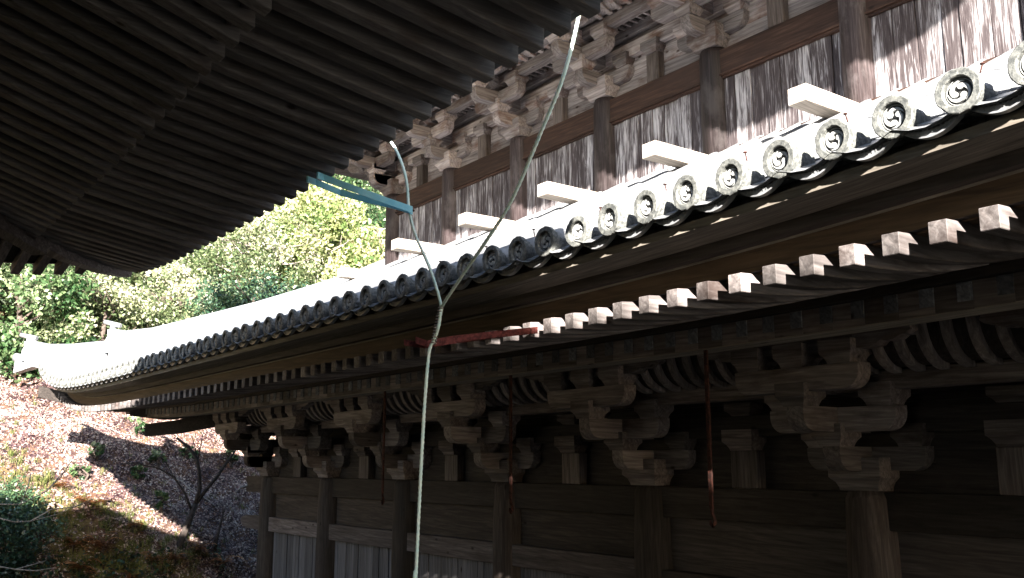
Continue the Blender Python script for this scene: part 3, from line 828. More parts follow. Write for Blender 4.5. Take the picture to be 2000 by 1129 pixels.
hb(refl(ur, -1, 0), 'upper_roof', M['tile'], fix=False); hb(refl(ur, 1, 0), 'upper_roof', M['tile'], fix=False)
uf = MB()
for k in range(100):
    x = ULx+0.4+k*0.236
    if x > URx-0.4: break
    yi = min(YU-0.9, uin(x))
    uf.prism([(UEY+0.38, uz(x, UEY)-0.50), (yi, uz(x, UEY)-0.50+0.16*(yi-UEY)), (yi, uz(x, UEY)-0.38+0.16*(yi-UEY)), (UEY+0.38, uz(x, UEY)-0.38)], 0, x-0.05, x+0.05)
hb(uf, 'upper_rafters', M['gry'])['kind'] = 'stuff'
us = MB(); xs = np.linspace(ULx+0.3, URx-0.3, 70)
for a, b in zip(xs[:-1], xs[1:]):
    q = []
    for x, t in ((a, 0), (b, 0), (b, 1), (a, 1)):
        yi = min(YU-0.85, uin(x)); y = UEY+0.4+(max(yi, UEY+0.41)-UEY-0.4)*t; q.append((x, y, uz(x, UEY)-0.37+0.16*(y-UEY)))
    us.add(q, [(0, 1, 2, 3)])
hb(us, 'upper_soffit', M['gry'], fix=False); hb(refl(us, -1, 0), 'upper_soffit', M['gry'], fix=False)
# hall core behind the facade
core = MB()
core.box(XC-0.05, CX[0]+0.05, 8.12, 24, -5.2, 1.3); core.box(XU-0.05, UX[0]+0.05, YU+0.12, 22, 1.35, 9.5)
hb(core, 'hall_core', M['dkz'])
# stone platform
mb = MB(); mb.box(XC-1.2, CX[0]+1.2, 6.6, 25.5, -6.0, -5.2); hb(mb, 'stone_platform', plain('platform_stone', (0.2, 0.19, 0.17), (0.36, 0.34, 0.31), 6, 0.85, bump=0.4))
# bridging of side roof to the upper body
sr = MB()
sr.add([(-17.6, 9.8, 4.2), (-23.4, 4.0, 1.45), (-23.4, 28, 1.45), (-17.6, 22, 4.2)], [(0, 1, 2, 3)]); hb(sr, 'side_roof_underlay', M['bed'], fix=False)

# ------------------------------------------------------------------ neighbouring building whose eave hangs overhead
nb = empty('temple_building', (-8.3, -2, -5.2))
tag(nb, 'neighbouring timber building seen only as dark overhead eaves with two tiers of close rafters', 'temple building')
def nbb(mb, name, mat, bevel=0, fix=True):
    o = mb.build(name, mat, nb, fix=fix, bevel=bevel); o.location = -Vector(nb.location); return o
BL, BR, BY = -13.45, -3.28, 3.3
def bs(x): return 0.10*((x+9.4)/5.0)**2*(1 if x > -9.4 else 0.35)+0.30*math.exp(-max(0, x-BL)/0.9)
def b_in(x, lim): return max(BY-lim, BY-(x-BL), BY-(BR-x)) if True else 0
def b_rafter(x, mirror=False):
    mb = MB(); yi = max(1.62, BY-(x-BL)); 
    if BY-yi < 0.15: return None
    z0 = 2.335+bs(x); n = 4; bot = []; top = []
    for i in range(n+1):
        y = BY+(yi-BY)*i/n; u = BY-y; s = -0.3*bs(x)*u/1.5
        bot.append((y, z0+0.165*u+s+0.012*u*u)); top.append((y, z0+0.135+0.165*u+s+0.012*u*u))
    mb.prism(bot+top[::-1], 0, x-0.052, x+0.052); return mb
NX = [BR-0.16-0.2545*k for k in range(60)]; NX = [x for x in NX if x > BL+0.3]
for x in NX:
    r = b_rafter(x)
    if r: nbb(r, 'flying_rafter', M['brafy'], bevel=0.006)
def reflB(mb):   # reflect across left hip  x-BL = BY-y
    n = MB(); n.v = [(BL+(BY-y), BY-(x-BL), z) for x, y, z in mb.v]; n.f = [f[::-1] for f in mb.f]; n.t = mb.t[:]; n.smooth = mb.smooth[:]; return n
sidef = MB()
for x in NX:
    r = b_rafter(x)
    if r: o = len(sidef.v); sidef.v += r.v; sidef.f += [[i+o for i in f] for f in r.f]; sidef.t += r.t; sidef.smooth += r.smooth
for k, x in enumerate([q for q in NX if q < -11.0]):
    r = b_rafter(x)
    if r: nbb(reflB(r), 'side_flying_rafter', M['rafx'], bevel=0.004)
# base rafters, steeper
def b_base(x):
    mb = MB(); y0 = 1.90; yi = max(-0.9, BY-(x-BL))
    if y0-yi < 0.1: return None
    z0 = 2.530+bs(x)*0.6; u = y0-yi
    mb.prism([(y0, z0), (yi, z0+0.33*u), (yi, z0+0.33*u+0.13), (y0, z0+0.13)], 0, x-0.055, x+0.055); return mb
for x in NX:
    r = b_base(x)
    if r: nbb(r, 'base_rafter', M['brafy'], bevel=0.006)
for x in [q for q in NX if q < -10.2]:
    r = b_base(x)
    if r: nbb(reflB(r), 'side_base_rafter', M['rafx'])
# soffit boards: flying tier and base tier, laid as separate boards
sb = MB(); n = 44; xs = np.linspace(BL+0.02, BR, n)
for a, b in zip(xs[:-1], xs[1:]):
    for i in range(4):
        q = []
        for x, t in ((a, i), (b, i), (b, i+1), (a, i+1)):
            yi = max(1.62, BY-(x-BL)); y = BY-0.09+(min(yi, BY-0.091)-BY+0.09)*t/4; u = BY-y
            q.append((x, y, 2.335+0.139+bs(x)*(1-0.3*u/1.5)+0.165*u+0.012*u*u))
        sb.add(q, [(0, 1, 2, 3)], 0.3)
    q = []
    for x, t in ((a, 0), (b, 0), (b, 1), (a, 1)):
        yi = max(-0.9, BY-(x-BL)); y = 1.9+(min(yi, 1.899)-1.9)*t; q.append((x, y, 2.530+bs(x)*0.6+0.134+0.33*(1.9-y)))
    sb.add(q, [(0, 1, 2, 3)], 0.6)
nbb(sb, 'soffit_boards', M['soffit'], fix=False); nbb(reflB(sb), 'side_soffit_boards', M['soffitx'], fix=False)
kb = MB(); rings = []
for i in range(41):
    x = BL+1.35+(BR-BL-1.35)*i/40; s = bs(x)*0.65
    rings.append([(x, 1.80, 2.625+s), (x, 1.905, 2.625+s), (x, 1.905, 2.66+s), (x, 1.80, 2.66+s)])
kb.loft(rings, sm=False); nbb(kb, 'rafter_bearer', M['midx'])
hp = MB()
def bdiag(pts, w, h):
    rings = []; dx = w*0.7071
    for t, z in pts:
        x, y = BL+t, BY-t
        rings.append([(x-dx, y-dx, z-h), (x+dx, y+dx, z-h), (x+dx, y+dx, z), (x-dx, y-dx, z)])
    hp.loft(rings, sm=False)
bdiag([(-0.02, 2.74), (0.4, 2.68), (1.0, 2.68), (1.75, 2.78)], 0.085, 0.20)
bdiag([(1.3, 2.66), (2.0, 2.80), (4.2, 3.5)], 0.10, 0.22)
nbb(hp, 'hip_rafter', M['midx'], bevel=0.008)
# fascia and tiled roof above
fa = MB(); rings = []
for i in range(41):
    x = BL+0.06+(BR-BL-0.06)*i/40; s = bs(x)
    rings.append([(x, BY-0.10, 2.335+0.137+s), (x, BY+0.06, 2.49+s), (x, BY+0.10, 2.60+s), (x, BY-0.10, 2.60+s)])
fa.loft(rings, sm=False); nbb(fa, 'eave_fascia', M['eavex']); nbb(reflB(fa), 'eave_fascia', M['eavex'])
nr = MB(); xs = np.linspace(BL-0.25, BR+0.05, 44)
def nz(x, y): u = BY+0.25-y; return 2.66+0.42*u+0.02*u*u+bs(x)*max(0, 1-u/4)
for a, b in zip(xs[:-1], xs[1:]):
    for i in range(8):
        q = []
        for x, t in ((a, i), (b, i), (b, i+1), (a, i+1)):
            yi = max(-2.0, BY+0.25-(x-BL+0.25)); y = BY+0.25+(yi-BY-0.25)*t/8; q.append((x, y, nz(x, y)))
        nr.add(q, [(0, 1, 2, 3)], 0.4); nr.add([(x, y, z-0.06) for x, y, z in q], [(3, 2, 1, 0)], 0.4)
    x = (a+b)/2; yi = max(-2.0, BY+0.25-(x-BL+0.25))
    rg = []
    for t in range(7):
        y = BY+0.27+(yi-BY-0.27)*t/6; rg.append([(x+0.08*math.cos(w), y, nz(x, y)+0.02+0.08*math.sin(w)) for w in [math.pi*q/6 for q in range(7)]])
    nr.loft(rg, closed=False, cap=False)
nbb(nr, 'roof_tiles', M['tile'], fix=False); nbb(reflB(nr), 'side_roof_tiles', M['tile'], fix=False)
mb = MB(); mb.box(BR-0.02, BR+0.04, -2.0, BY+0.1, 2.50, 2.70); nbb(mb, 'barge_board', M['midy'])
mb = MB(); mb.box(-12.6, -3.3, -12, -1.0, -2.0, 4.7); nbb(mb, 'wall', M['dkz'])  # unseen wall, widened and raised to stop sun patches on the bank
mb = MB(); mb.prism([(-0.6, 4.85), (-4.0, 7.63), (-8.5, 4.0), (-8.5, 3.7), (-4.0, 7.2), (-0.6, 4.5)], 0, -2.0, 34.0); nbb(mb, 'added_shade_roof', M['tile'])  # unseen roof added to keep low sun off the hanging rods
mb = MB(); mb.box(1.5, 32.0, -7.6, -2.2, -2.0, 5.3); nbb(mb, 'wall', M['dkz'])  # unseen body under that added roof
mb = MB(); mb.box(-13.0, 7.0, -14.0, 1.35, -7.0, -2.0); nbb(mb, 'lower_storey', M['dkz'])
mb = MB(); x = -13.0
while x < 7.0: mb.box(x, x+0.19, -1.5, 1.55, -1.9, -1.62); x += 0.2
nbb(mb, 'veranda_floor', M['dky'])
for x in (-11.4, -8.9, -6.4, -3.9, -1.4):
    mb = MB(); mb.tube([(x, -0.95, -5.2), (x, -0.95, 3.25)], 0.18, 16); nbb(mb, 'column', M['dkz'])

NB_S = 0.90
nb.location = Vector(nb.location)*NB_S; nb.scale = (NB_S,)*3
# ------------------------------------------------------------------ cable and steelwork
def dup_pts(p): return [Vector(q) for q in p]
main = [(-5.745,3.6,1.12),(-5.783,3.6,0.975),(-5.843,3.6,0.888),(-5.872,3.58,0.795),(-5.869,3.55,0.461),(-5.849,3.52,0.098),(-5.843,3.5,-0.325),(-5.836,3.48,-0.766),(-5.828,3.46,-1.168),(-5.82,3.42,-5.5)]
left = [(-6.60,2.7,3.05),(-6.50,3.10,2.92),(-6.36,3.28,2.80),(-6.174,3.36,2.485),(-6.085,3.38,2.369),(-6.012,3.4,2.232),(-5.964,3.42,2.064),(-5.96,3.44,1.868),(-5.924,3.48,1.67),(-5.826,3.54,1.429),(-5.765,3.58,1.233),(-5.745,3.6,1.12)]
right = [(-3.70,2.7,3.10),(-3.72,3.15,2.98),(-3.80,3.32,2.84),(-3.951,3.4,2.60),(-4.122,3.42,2.285),(-4.348,3.44,2.034),(-4.721,3.48,1.67),(-5.035,3.5,1.463),(-5.384,3.55,1.301),(-5.626,3.58,1.176),(-5.745,3.6,1.12)]
cb = empty('cable', (-5.82, 3.42, -5.5)); tag(cb, 'pale green weathered cable hanging between the eaves, its two upper strands meeting in a knot', 'cable')
def part(mb, name, mat, par, bevel=0):
    o = mb.build(name, mat, par, bevel=bevel); o.location = -Vector(par.location); return o
mb = MB(); mb.rope(main, 0.0120); part(mb, 'lower_strand', M['cable'], cb)
mb = MB(); mb.rope(left, 0.0105); part(mb, 'upper_strand', M['cable'], cb)
mb = MB(); mb.rope(right, 0.0112); part(mb, 'upper_strand', M['cable'], cb)
mb = MB(); P0, P1 = Vector((-5.745, 3.6, 1.13)), Vector((-5.85, 3.6, 0.86)); pts = []
for i in range(90):
    t = i/89; a = i*0.95; c = P0.lerp(P1, t); pts.append(c+Vector((math.cos(a)*0.02, math.sin(a)*0.02, 0)))
mb.tube(pts, 0.0045, 5); part(mb, 'wire_binding', M['twig'], cb)
def flatbar(mb, pts, w, t):
    """strip of height w (z) and thickness t across"""
    rings = []
    pts = [Vector(p) for p in pts]
    for i, p in enumerate(pts):
        d = (pts[min(i+1, len(pts)-1)]-pts[max(i-1, 0)]); d.z = 0; d.normalize(); s = Vector((-d.y, d.x, 0))
        rings.append([p-s*t/2-Vector((0, 0, w/2)), p+s*t/2-Vector((0, 0, w/2)), p+s*t/2+Vector((0, 0, w/2)), p-s*t/2+Vector((0, 0, w/2))])
    mb.loft(rings, sm=False)
BAR1 = [(-6.191, 2.8, 2.077), (-6.302, 2.9, 2.104), (-6.124, 3.1, 1.998), (-5.997, 3.29, 1.914), (-5.907, 3.44, 1.856)]
BAR2 = [(-6.369, 2.8, 2.091), (-6.435, 2.9, 2.101), (-6.381, 3.08, 2.039), (-6.187, 3.22, 1.958), (-6.008, 3.34, 1.894), (-5.941, 3.46, 1.855)]
br = empty('steel_bracket', (-6.6, 3.3, 2.3)); tag(br, 'pale blue painted V-shaped steel bracket holding the cable off the overhead eave', 'bracket')
mb = MB(); flatbar(mb, BAR1, 0.052, 0.012); part(mb, 'flat_bar', M['cyan'], br)
mb = MB(); flatbar(mb, BAR2, 0.048, 0.012); part(mb, 'flat_bar', M['cyan'], br)
mb = MB()
for p in ((-5.95, 3.45, 1.868), (-6.08, 3.43, 1.925)): mb.tube([Vector(p)+Vector((0.012, -0.025, 0)), Vector(p)+Vector((-0.01, 0.03, 0))], 0.009, 8)
part(mb, 'bolt', M['rust'], br)
rb = empty('steel_bracket', (-6.1, 4.2, 0.95)); tag(rb, 'dark red rusted flat steel bracket sticking out from the lower eave past the cable', 'bracket')
mb = MB(); flatbar(mb, [(-5.595, 4.365, 0.999), (-5.819, 4.05, 0.959), (-5.96, 3.82, 0.924), (-6.027, 3.66, 0.885), (-6.099, 3.6, 0.918)], 0.050, 0.014); part(mb, 'flat_bar', M['redrust'], rb)
mb = MB(); flatbar(mb, [(-5.702, 4.3, 0.993), (-5.883, 4.0, 0.942), (-5.968, 3.78, 0.903), (-6.064, 3.66, 0.877), (-6.231, 3.58, 0.911)], 0.044, 0.012); part(mb, 'flat_bar', M['redrust'], rb)
labs = ['rusty iron rod with hooked foot hanging nearest, in front of the brightest bracket cluster', 'rusty iron rod hanging in front of the middle column right of the cable', 'rusty iron rod hanging in the dark left of the cable, farthest of the three']
for k, x in enumerate((-5.22, -7.89, -10.56)):
    r = empty('hanging_rod', (x*5.93/5.8, 5.93, 0.95)); tag(r, labs[k], 'iron rod', 'iron rods hanging from the lower eave')
    mb = MB(); mb.box(-0.019, 0.019, -0.010, 0.010, -1.30, 0.0); mb.build('bar', M['rust'], r, bevel=0.003)
    mb = MB(); mb.tube([(0, 0, -1.30), (0.004, 0, -1.34), (0.024, 0, -1.37), (0.028, 0, -1.41), (0.006, 0, -1.435), (-0.016, 0, -1.42), (-0.018, 0, -1.39)], [0.015, 0.015, 0.015, 0.016, 0.017, 0.014, 0.008], 8); mb.build('hook', M['rust'], r)

# ------------------------------------------------------------------ terrain
rs = np.random.RandomState(3)
def tz0(x, y):
    z = 0.8-0.68*(x+28)-0.143*(y-5.7)
    z = np.where(z > 8, 8+(z-8)*0.75, z)
    return z
cA = np.array([-26.13, 3.88]); cB = np.array([-24.02, 7.58]); cd = (cB-cA)/np.linalg.norm(cB-cA); cn = np.array([cd[1], -cd[0]])
def bump(x, y):
    return 0.10*np.sin(x*1.7+y*0.8)+0.07*np.sin(x*3.9-y*2.6+1)+0.04*np.sin(x*8.1+y*7.3)+0.22*np.sin(x*0.5+2)*np.sin(y*0.43)
def tz(x, y):
    x = np.asarray(x, float); y = np.asarray(y, float)
    z = tz0(x, y)+bump(x, y)*0.8
    s = (x-cA[0])*cn[0]+(y-cA[1])*cn[1]+0.12*np.sin(y*1.9+x)+0.08*np.sin(y*5.0)
    bank = np.maximum(s, 0)
    z = z-np.minimum(bank*1.1, 3.0)
    z = np.where(x > -21.0, np.minimum(z, -3.6-(x+21)*1.2), z)
    return np.maximum(z, -6.0+0.02*bump(x, y))
def grid(x0, x1, y0, y1, nx, ny):
    X, Y = np.meshgrid(np.linspace(x0, x1, nx), np.linspace(y0, y1, ny)); Z = tz(X, Y)
    vs = np.stack([X, Y, Z], -1).reshape(-1, 3); fs = [(j*nx+i, j*nx+i+1, (j+1)*nx+i+1, (j+1)*nx+i) for j in range(ny-1) for i in range(nx-1)]
    return vs, fs
def soil_mat():
    m, nt, b = newmat('hillside_soil'); L = nt.links.new
    tc = N(nt, 'ShaderNodeTexCoord'); ge = N(nt, 'ShaderNodeNewGeometry')
    n1 = N(nt, 'ShaderNodeTexNoise'); L(ge.outputs['Position'], n1.inputs['Vector']); n1.inputs['Scale'].default_value = 2.2; n1.inputs['Detail'].default_value = 10; n1.inputs['Roughness'].default_value = 0.7
    r1 = ramp(nt, [(0.35, (0.05, 0.032, 0.026)), (0.55, (0.13, 0.075, 0.05)), (0.7, (0.22, 0.14, 0.09))]); L(n1.outputs['Fac'], r1.inputs[0])
    n2 = N(nt, 'ShaderNodeTexNoise'); L(ge.outputs['Position'], n2.inputs['Vector']); n2.inputs['Scale'].default_value = 1.1; n2.inputs['Detail'].default_value = 6
    # moss sits on the steep bank
    sp = N(nt, 'ShaderNodeSeparateXYZ'); L(ge.outputs['Normal'], sp.inputs[0])
    mr = N(nt, 'ShaderNodeMapRange'); L(sp.outputs['Z'], mr.inputs[0]); mr.inputs[1].default_value = 0.72; mr.inputs[2].default_value = 0.5
    mu = N(nt, 'ShaderNodeMath', operation='MULTIPLY'); L(mr.outputs[0], mu.inputs[0]); r2 = ramp(nt, [(0.38, (0, 0, 0)), (0.55, (1, 1, 1))]); L(n2.outputs['Fac'], r2.inputs[0]); L(r2.outputs[0], mu.inputs[1])
    mx = N(nt, 'ShaderNodeMixRGB'); L(mu.outputs[0], mx.inputs[0]); L(r1.outputs[0], mx.inputs[1]); mx.inputs[2].default_value = (0.11, 0.105, 0.035, 1)
    L(mx.outputs[0], b.inputs['Base Color']); b.inputs['Roughness'].default_value = 0.95; b.inputs['Specular IOR Level'].default_value = 0.1
    bp = N(nt, 'ShaderNodeBump'); bp.inputs['Strength'].default_value = 0.8; bp.inputs['Distance'].default_value = 0.05; L(n1.outputs['Fac'], bp.inputs['Height']); L(bp.outputs[0], b.inputs['Normal'])
    return m
SOIL = soil_mat()
def mk_ground(name, vs, fs, mat):
    me = bpy.data.meshes.new(name); me.from_pydata([tuple(v) for v in vs], [], fs); me.polygons.foreach_set('use_smooth', [True]*len(fs)); me.materials.append(mat); me.update()
    o = bpy.data.objects.new(name, me); COL.objects.link(o); tag(o, kind='structure'); return o
vs, fs = grid(-60, -19, -6, 34, 190, 190)
mk_ground('hillside', vs, fs, SOIL)
# wide surroundings out to the horizon
def wide(x0, x1, y0, y1, nx, ny, hole=None):
    X, Y = np.meshgrid(np.linspace(x0, x1, nx), np.linspace(y0, y1, ny)); 
    Z = np.where(X < -19, np.minimum(tz0(X, Y), 42)-np.where((X < -61) | (Y < -8) | (Y > 36), 0.6, 5.0), -6.02)
    Z = np.maximum(Z, -6.02)
    vs = np.stack([X, Y, Z], -1).reshape(-1, 3); fs = [(j*nx+i, j*nx+i+1, (j+1)*nx+i+1, (j+1)*nx+i) for j in range(ny-1) for i in range(nx-1)]
    return vs, fs
vs, fs = wide(-260, 200, -220, 240, 116, 116)
mk_ground('ground', vs, fs, plain('trodden_earth', (0.035, 0.034, 0.02), (0.09, 0.08, 0.055), 3, 0.95, bump=0.4))

# ------------------------------------------------------------------ vegetation
def quads(c, u, v, s, w):
    """leaf quads centred at c, axes u (length) and v (width)"""
    s = s[:, None]; w = w[:, None]
    a = c-u*s; b = c+v*w; d = c+u*s; e = c-v*w
    return np.stack([a, b, d, e], 1).reshape(-1, 3)
def rand_dirs(n, rs):
    d = rs.normal(size=(n, 3)); return d/np.linalg.norm(d, axis=1)[:, None]
def leaf_axes(n, rs, up=0.5):
    nrm = rand_dirs(n, rs)+np.array([0, 0, up]); nrm /= np.linalg.norm(nrm, axis=1)[:, None]
    t = rand_dirs(n, rs); u = np.cross(nrm, t); u /= np.linalg.norm(u, axis=1)[:, None]+1e-6; v = np.cross(nrm, u); return u, v
def crown_pts(center, rad, n, rs, nclump=60, csize=0.28, fill=0.5):
    """leaf centres gathered in clumps near the outside of an uneven ellipsoid"""
    cd_ = rand_dirs(nclump, rs); rr = (fill+(1-fill)*rs.rand(nclump)**0.6); rr *= 1+0.18*np.sin(cd_[:, 0]*5+3)*np.cos(cd_[:, 1]*4)
    cc = cd_*rr[:, None]; cs = csize*(0.6+0.8*rs.rand(nclump))
    k = rs.randint(0, nclump, n); off = rand_dirs(n, rs)*(rs.rand(n)**0.45)[:, None]*cs[k][:, None]
    p = (cc[k]+off)*np.array(rad)+np.array(center)
    return p, k, cs
GREEN = [(0.0, (0.010, 0.030, 0.012)), (0.4, (0.035, 0.09, 0.03)), (0.75, (0.15, 0.22, 0.10)), (1.0, (0.42, 0.46, 0.30))]  # palest stops whitened: sun haze put into the leaf colour
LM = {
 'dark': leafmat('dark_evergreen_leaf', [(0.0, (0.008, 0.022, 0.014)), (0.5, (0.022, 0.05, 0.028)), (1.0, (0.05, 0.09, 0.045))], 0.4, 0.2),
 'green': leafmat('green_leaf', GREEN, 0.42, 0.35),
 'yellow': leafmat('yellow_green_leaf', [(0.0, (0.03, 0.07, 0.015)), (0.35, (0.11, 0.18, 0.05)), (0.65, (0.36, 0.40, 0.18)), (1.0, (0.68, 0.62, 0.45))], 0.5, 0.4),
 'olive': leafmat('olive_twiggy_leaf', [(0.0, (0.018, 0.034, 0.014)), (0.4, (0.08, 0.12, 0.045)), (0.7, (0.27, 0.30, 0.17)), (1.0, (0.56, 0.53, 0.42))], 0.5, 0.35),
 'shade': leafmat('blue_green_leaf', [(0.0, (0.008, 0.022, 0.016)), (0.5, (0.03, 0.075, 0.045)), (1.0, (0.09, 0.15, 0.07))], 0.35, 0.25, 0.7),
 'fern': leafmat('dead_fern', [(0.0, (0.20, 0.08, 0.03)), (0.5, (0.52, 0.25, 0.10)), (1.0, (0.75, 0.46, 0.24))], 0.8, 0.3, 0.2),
 'litter': leafmat('fallen_leaf', [(0.0, (0.028, 0.014, 0.019)), (0.3, (0.11, 0.062, 0.066)), (0.55, (0.33, 0.23, 0.20)), (0.8, (0.52, 0.44, 0.37)), (1.0, (0.66, 0.60, 0.57))], 0.5, 0.1, 0.5),
 'grass': leafmat('grass_blade', [(0.0, (0.05, 0.08, 0.02)), (0.6, (0.14, 0.17, 0.05)), (1.0, (0.34, 0.30, 0.13))], 0.6, 0.35, 0.3),
}
def limbs(base, top, rad, rs, n=9, r0=0.13):
    mb = MB(); b = Vector(base); t = Vector(top)
    mid = b.lerp(t, 0.5)+Vector((rs.uniform(-.2, .2), rs.uniform(-.2, .2), 0))
    mb.tube([b-Vector((0, 0, 0.3)), mid, t], [r0, r0*0.7, r0*0.25], 8)
    for i in range(n):
        f = 0.25+0.7*rs.rand(); p = b.lerp(t, f); d = rand_dirs(1, rs)[0]; d[2] = abs(d[2])*0.6+0.15
        e = Vector(base)*0+Vector(top)*0+p+Vector((d[0]*rad[0]*0.85, d[1]*rad[1]*0.85, d[2]*rad[2]*0.8))
        m = p.lerp(e, 0.5)+Vector(rand_dirs(1, rs)[0])*0.15
        mb.tube([p, m, e], [r0*0.4, r0*0.22, r0*0.06], 5)
        for _ in range(3):
            g = m.lerp(e, rs.rand()); h = g+Vector(rand_dirs(1, rs)[0])*0.5*rad[0]*0.5
            mb.tube([g, h], [r0*0.12, r0*0.03], 4)
    return mb
def tree(name, x, y, h, rad, kind, n, leaf, label, cat, group=None, seed=0, clumps=90, zoff=None, wide_=0.55, trunkmat='bark', csize=0.28, up=0.5):
    rs = np.random.RandomState(seed+11); zb = float(tz(x, y)); cz = zb+h-rad[2] if zoff is None else zb+zoff
    root = empty(name, (x, y, zb)); tag(root, label, cat, group)
    c = (0, 0, cz-zb)
    mb = limbs((0, 0, 0), (0, 0, c[2]+rad[2]*0.6), rad, rs, 10, 0.05+0.02*h); mb.build('trunk', M[trunkmat], root, fix=False)
    p, k, cs = crown_pts(c, rad, n, rs, clumps, csize)
    u, v = leaf_axes(n, rs, up); s = leaf*(0.6+0.8*rs.rand(n))
    ct = rs.rand(clumps); tone = np.clip(0.5*ct[k]+0.5*rs.rand(n)+0.25*((p[:, 2]-c[2])/rad[2]), 0, 1)  # tone rises with height: top light and inner shade put into leaf colour
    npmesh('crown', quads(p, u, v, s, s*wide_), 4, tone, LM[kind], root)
    return root
# bushes behind the roof line, from the left edge to the upper wall
tree('tree', -30.6, 4.6, 3.6, (1.5, 1.9, 2.0), 'green', 12000, 0.075, 'broad-leaved green tree at the left edge above the roof corner', 'tree', 'trees on the slope', 1, 70, wide_=0.6)
tree('shrub', -31.2, 7.2, 3.1, (1.9, 2.0, 1.7), 'olive', 12000, 0.058, 'sunlit olive bush rising just left of the roof ridge ornament', 'shrub', 'trees on the slope', 2, 70)
tree('shrub', -31.8, 9.6, 3.4, (2.0, 2.1, 1.9), 'olive', 13000, 0.058, 'sunlit twiggy bush directly above the roof ridge ornament', 'shrub', 'trees on the slope', 3, 70)
tree('shrub', -29.3, 11.2, 5.2, (1.9, 2.3, 2.2), 'shade', 20000, 0.058, 'blue-green shaded bush in the middle of the gap between the two roofs', 'shrub', 'trees on the slope', 4, 110)
tree('shrub', -34.2, 13.4, 5.6, (2.3, 2.6, 2.6), 'olive', 17000, 0.065, 'tall pale bush behind the dark one, under the overhead rafters', 'shrub', 'trees on the slope', 5, 80, trunkmat='twig')
tree('tree', -36.6, 16.6, 6.6, (2.6, 2.8, 3.3), 'yellow', 17000, 0.10, 'yellow-green autumn tree standing left of the upper storey wall', 'tree', 'trees on the slope', 6, 75, trunkmat='twig')
tree('tree', -35.0, 19.0, 6.4, (2.4, 2.6, 2.9), 'yellow', 14000, 0.10, 'golden leafy tree half hidden behind the upper storey corner', 'tree', 'trees on the slope', 7, 70)
tree('tree', -42.5, 20.5, 8.5, (3.2, 3.4, 4.0), 'green', 20000, 0.09, 'green tree with a straight bare trunk far up the slope beside the upper storey', 'tree', 'trees on the slope', 8, 110)
# far wood on the hill: nobody could count it
rsf = np.random.RandomState(5); nF = 230000
cN = 760; cx_ = -32.5-rsf.rand(cN)**1.5*40; az = 0.02+rsf.rand(cN)*0.95; cy_ = -cx_*az; cz_ = tz(np.maximum(cx_, -59.9), cy_)+np.where(cx_ < -59.9, (-59.9-cx_)*0.5, 0)+0.4+rsf.rand(cN)*2.6*np.clip((-cx_-31)/8, 0.25, 1)
k = rsf.randint(0, cN, nF); sub = rand_dirs(nF, rsf)*(rsf.rand(nF)**0.4)[:, None]
P = np.stack([cx_, cy_, cz_], 1)[k]+sub*np.array([1.7, 1.7, 1.5]); P += 0.25*np.sin(P*3.1)
u, v = leaf_axes(nF, rsf); s = 0.11*(0.6+0.8*rsf.rand(nF)); ct = rsf.rand(cN)
fw = npmesh('far_wood', quads(P, u, v, s, s*0.6), 4, np.clip(0.65*ct[k]+0.45*rsf.rand(nF)-0.1, 0, 1), LM['olive']); tag(fw, 'sunlit wood covering the hill behind the roofs', 'wood', kind='stuff')

# leaf litter over the slope (world positions, sits on the terrain)
def litter(name, n, x0, x1, y0, y1, size, mat, seed, cond=None, upn=1.6, lift=0.02, clump=None):
    rs = np.random.RandomState(seed); x = x0+(x1-x0)*rs.rand(n); y = y0+(y1-y0)*rs.rand(n)
    if cond is not None: m = cond(x, y, rs); x, y = x[m], y[m]; n = len(x)
    z = tz(x, y)+lift*(0.3+rs.rand(n)); P = np.stack([x, y, z], 1)
    nrm = rand_dirs(n, rs)+np.array([0.55, 0.1, 0.8])*upn; nrm /= np.linalg.norm(nrm, axis=1)[:, None]
    t = rand_dirs(n, rs); u = np.cross(nrm, t); u /= np.linalg.norm(u, axis=1)[:, None]; v = np.cross(nrm, u)
    s = size*(0.6+0.8*rs.rand(n)); tone = np.clip(rs.rand(n)**1.25*0.85+0.13*np.sin(x*1.3+y*0.9+1)*np.sin(y*1.7-x*0.6)+0.06*np.sin(x*5+y*3), 0, 1)
    return npmesh(name, quads(P, u, v, s, s*0.7), 4, tone, mat)
sdist = lambda x, y: (x-cA[0])*cn[0]+(y-cA[1])*cn[1]
lt = litter('leaf_litter', 240000, -31.5, -20.0, 2.5, 14.5, 0.034, LM['litter'], 21, lambda x, y, rs: (sdist(x, y) < 0.2) | (rs.rand(len(x)) < 0.5))
tag(lt, 'reddish brown fallen leaves covering the hillside', 'fallen leaves', kind='stuff')
def blades(name, pts, h, n, mat, seed, label, cat, spread=0.12, group=None, wid=0.0045, kind=None, droop=0.6):
    """tufts: each pt gets n arching blades"""
    rs = np.random.RandomState(seed); V = []; T = []
    for (x, y, z) in pts:
        a = rs.rand(n)*2*math.pi; r = rs.rand(n)*spread; L = h*(0.6+0.7*rs.rand(n)); out = 0.3+droop*rs.rand(n)
        bx = x+np.cos(a)*r; by = y+np.sin(a)*r
        dx = np.cos(a)*out*L; dy = np.sin(a)*out*L
        p0 = np.stack([bx, by, np.full(n, z)], 1); p1 = p0+np.stack([dx*0.4, dy*0.4, L*0.75], 1); p2 = p0+np.stack([dx, dy, L*0.72], 1)
        sd_ = np.stack([-np.sin(a), np.cos(a), a*0], 1)*wid
        q1 = np.stack([p0-sd_, p0+sd_, p1+sd_, p1-sd_], 1).reshape(-1, 3); q2 = np.stack([p1-sd_, p1+sd_, p2+sd_*0.2, p2-sd_*0.2], 1).reshape(-1, 3)
        V += [q1, q2]; t = rs.rand(n); T += [t, t]
    o = npmesh(name, np.concatenate(V), 4, np.concatenate(T), mat)
    if label: tag(o, label, cat, group, kind)
    return o
rsg = np.random.RandomState(9)
pts = []
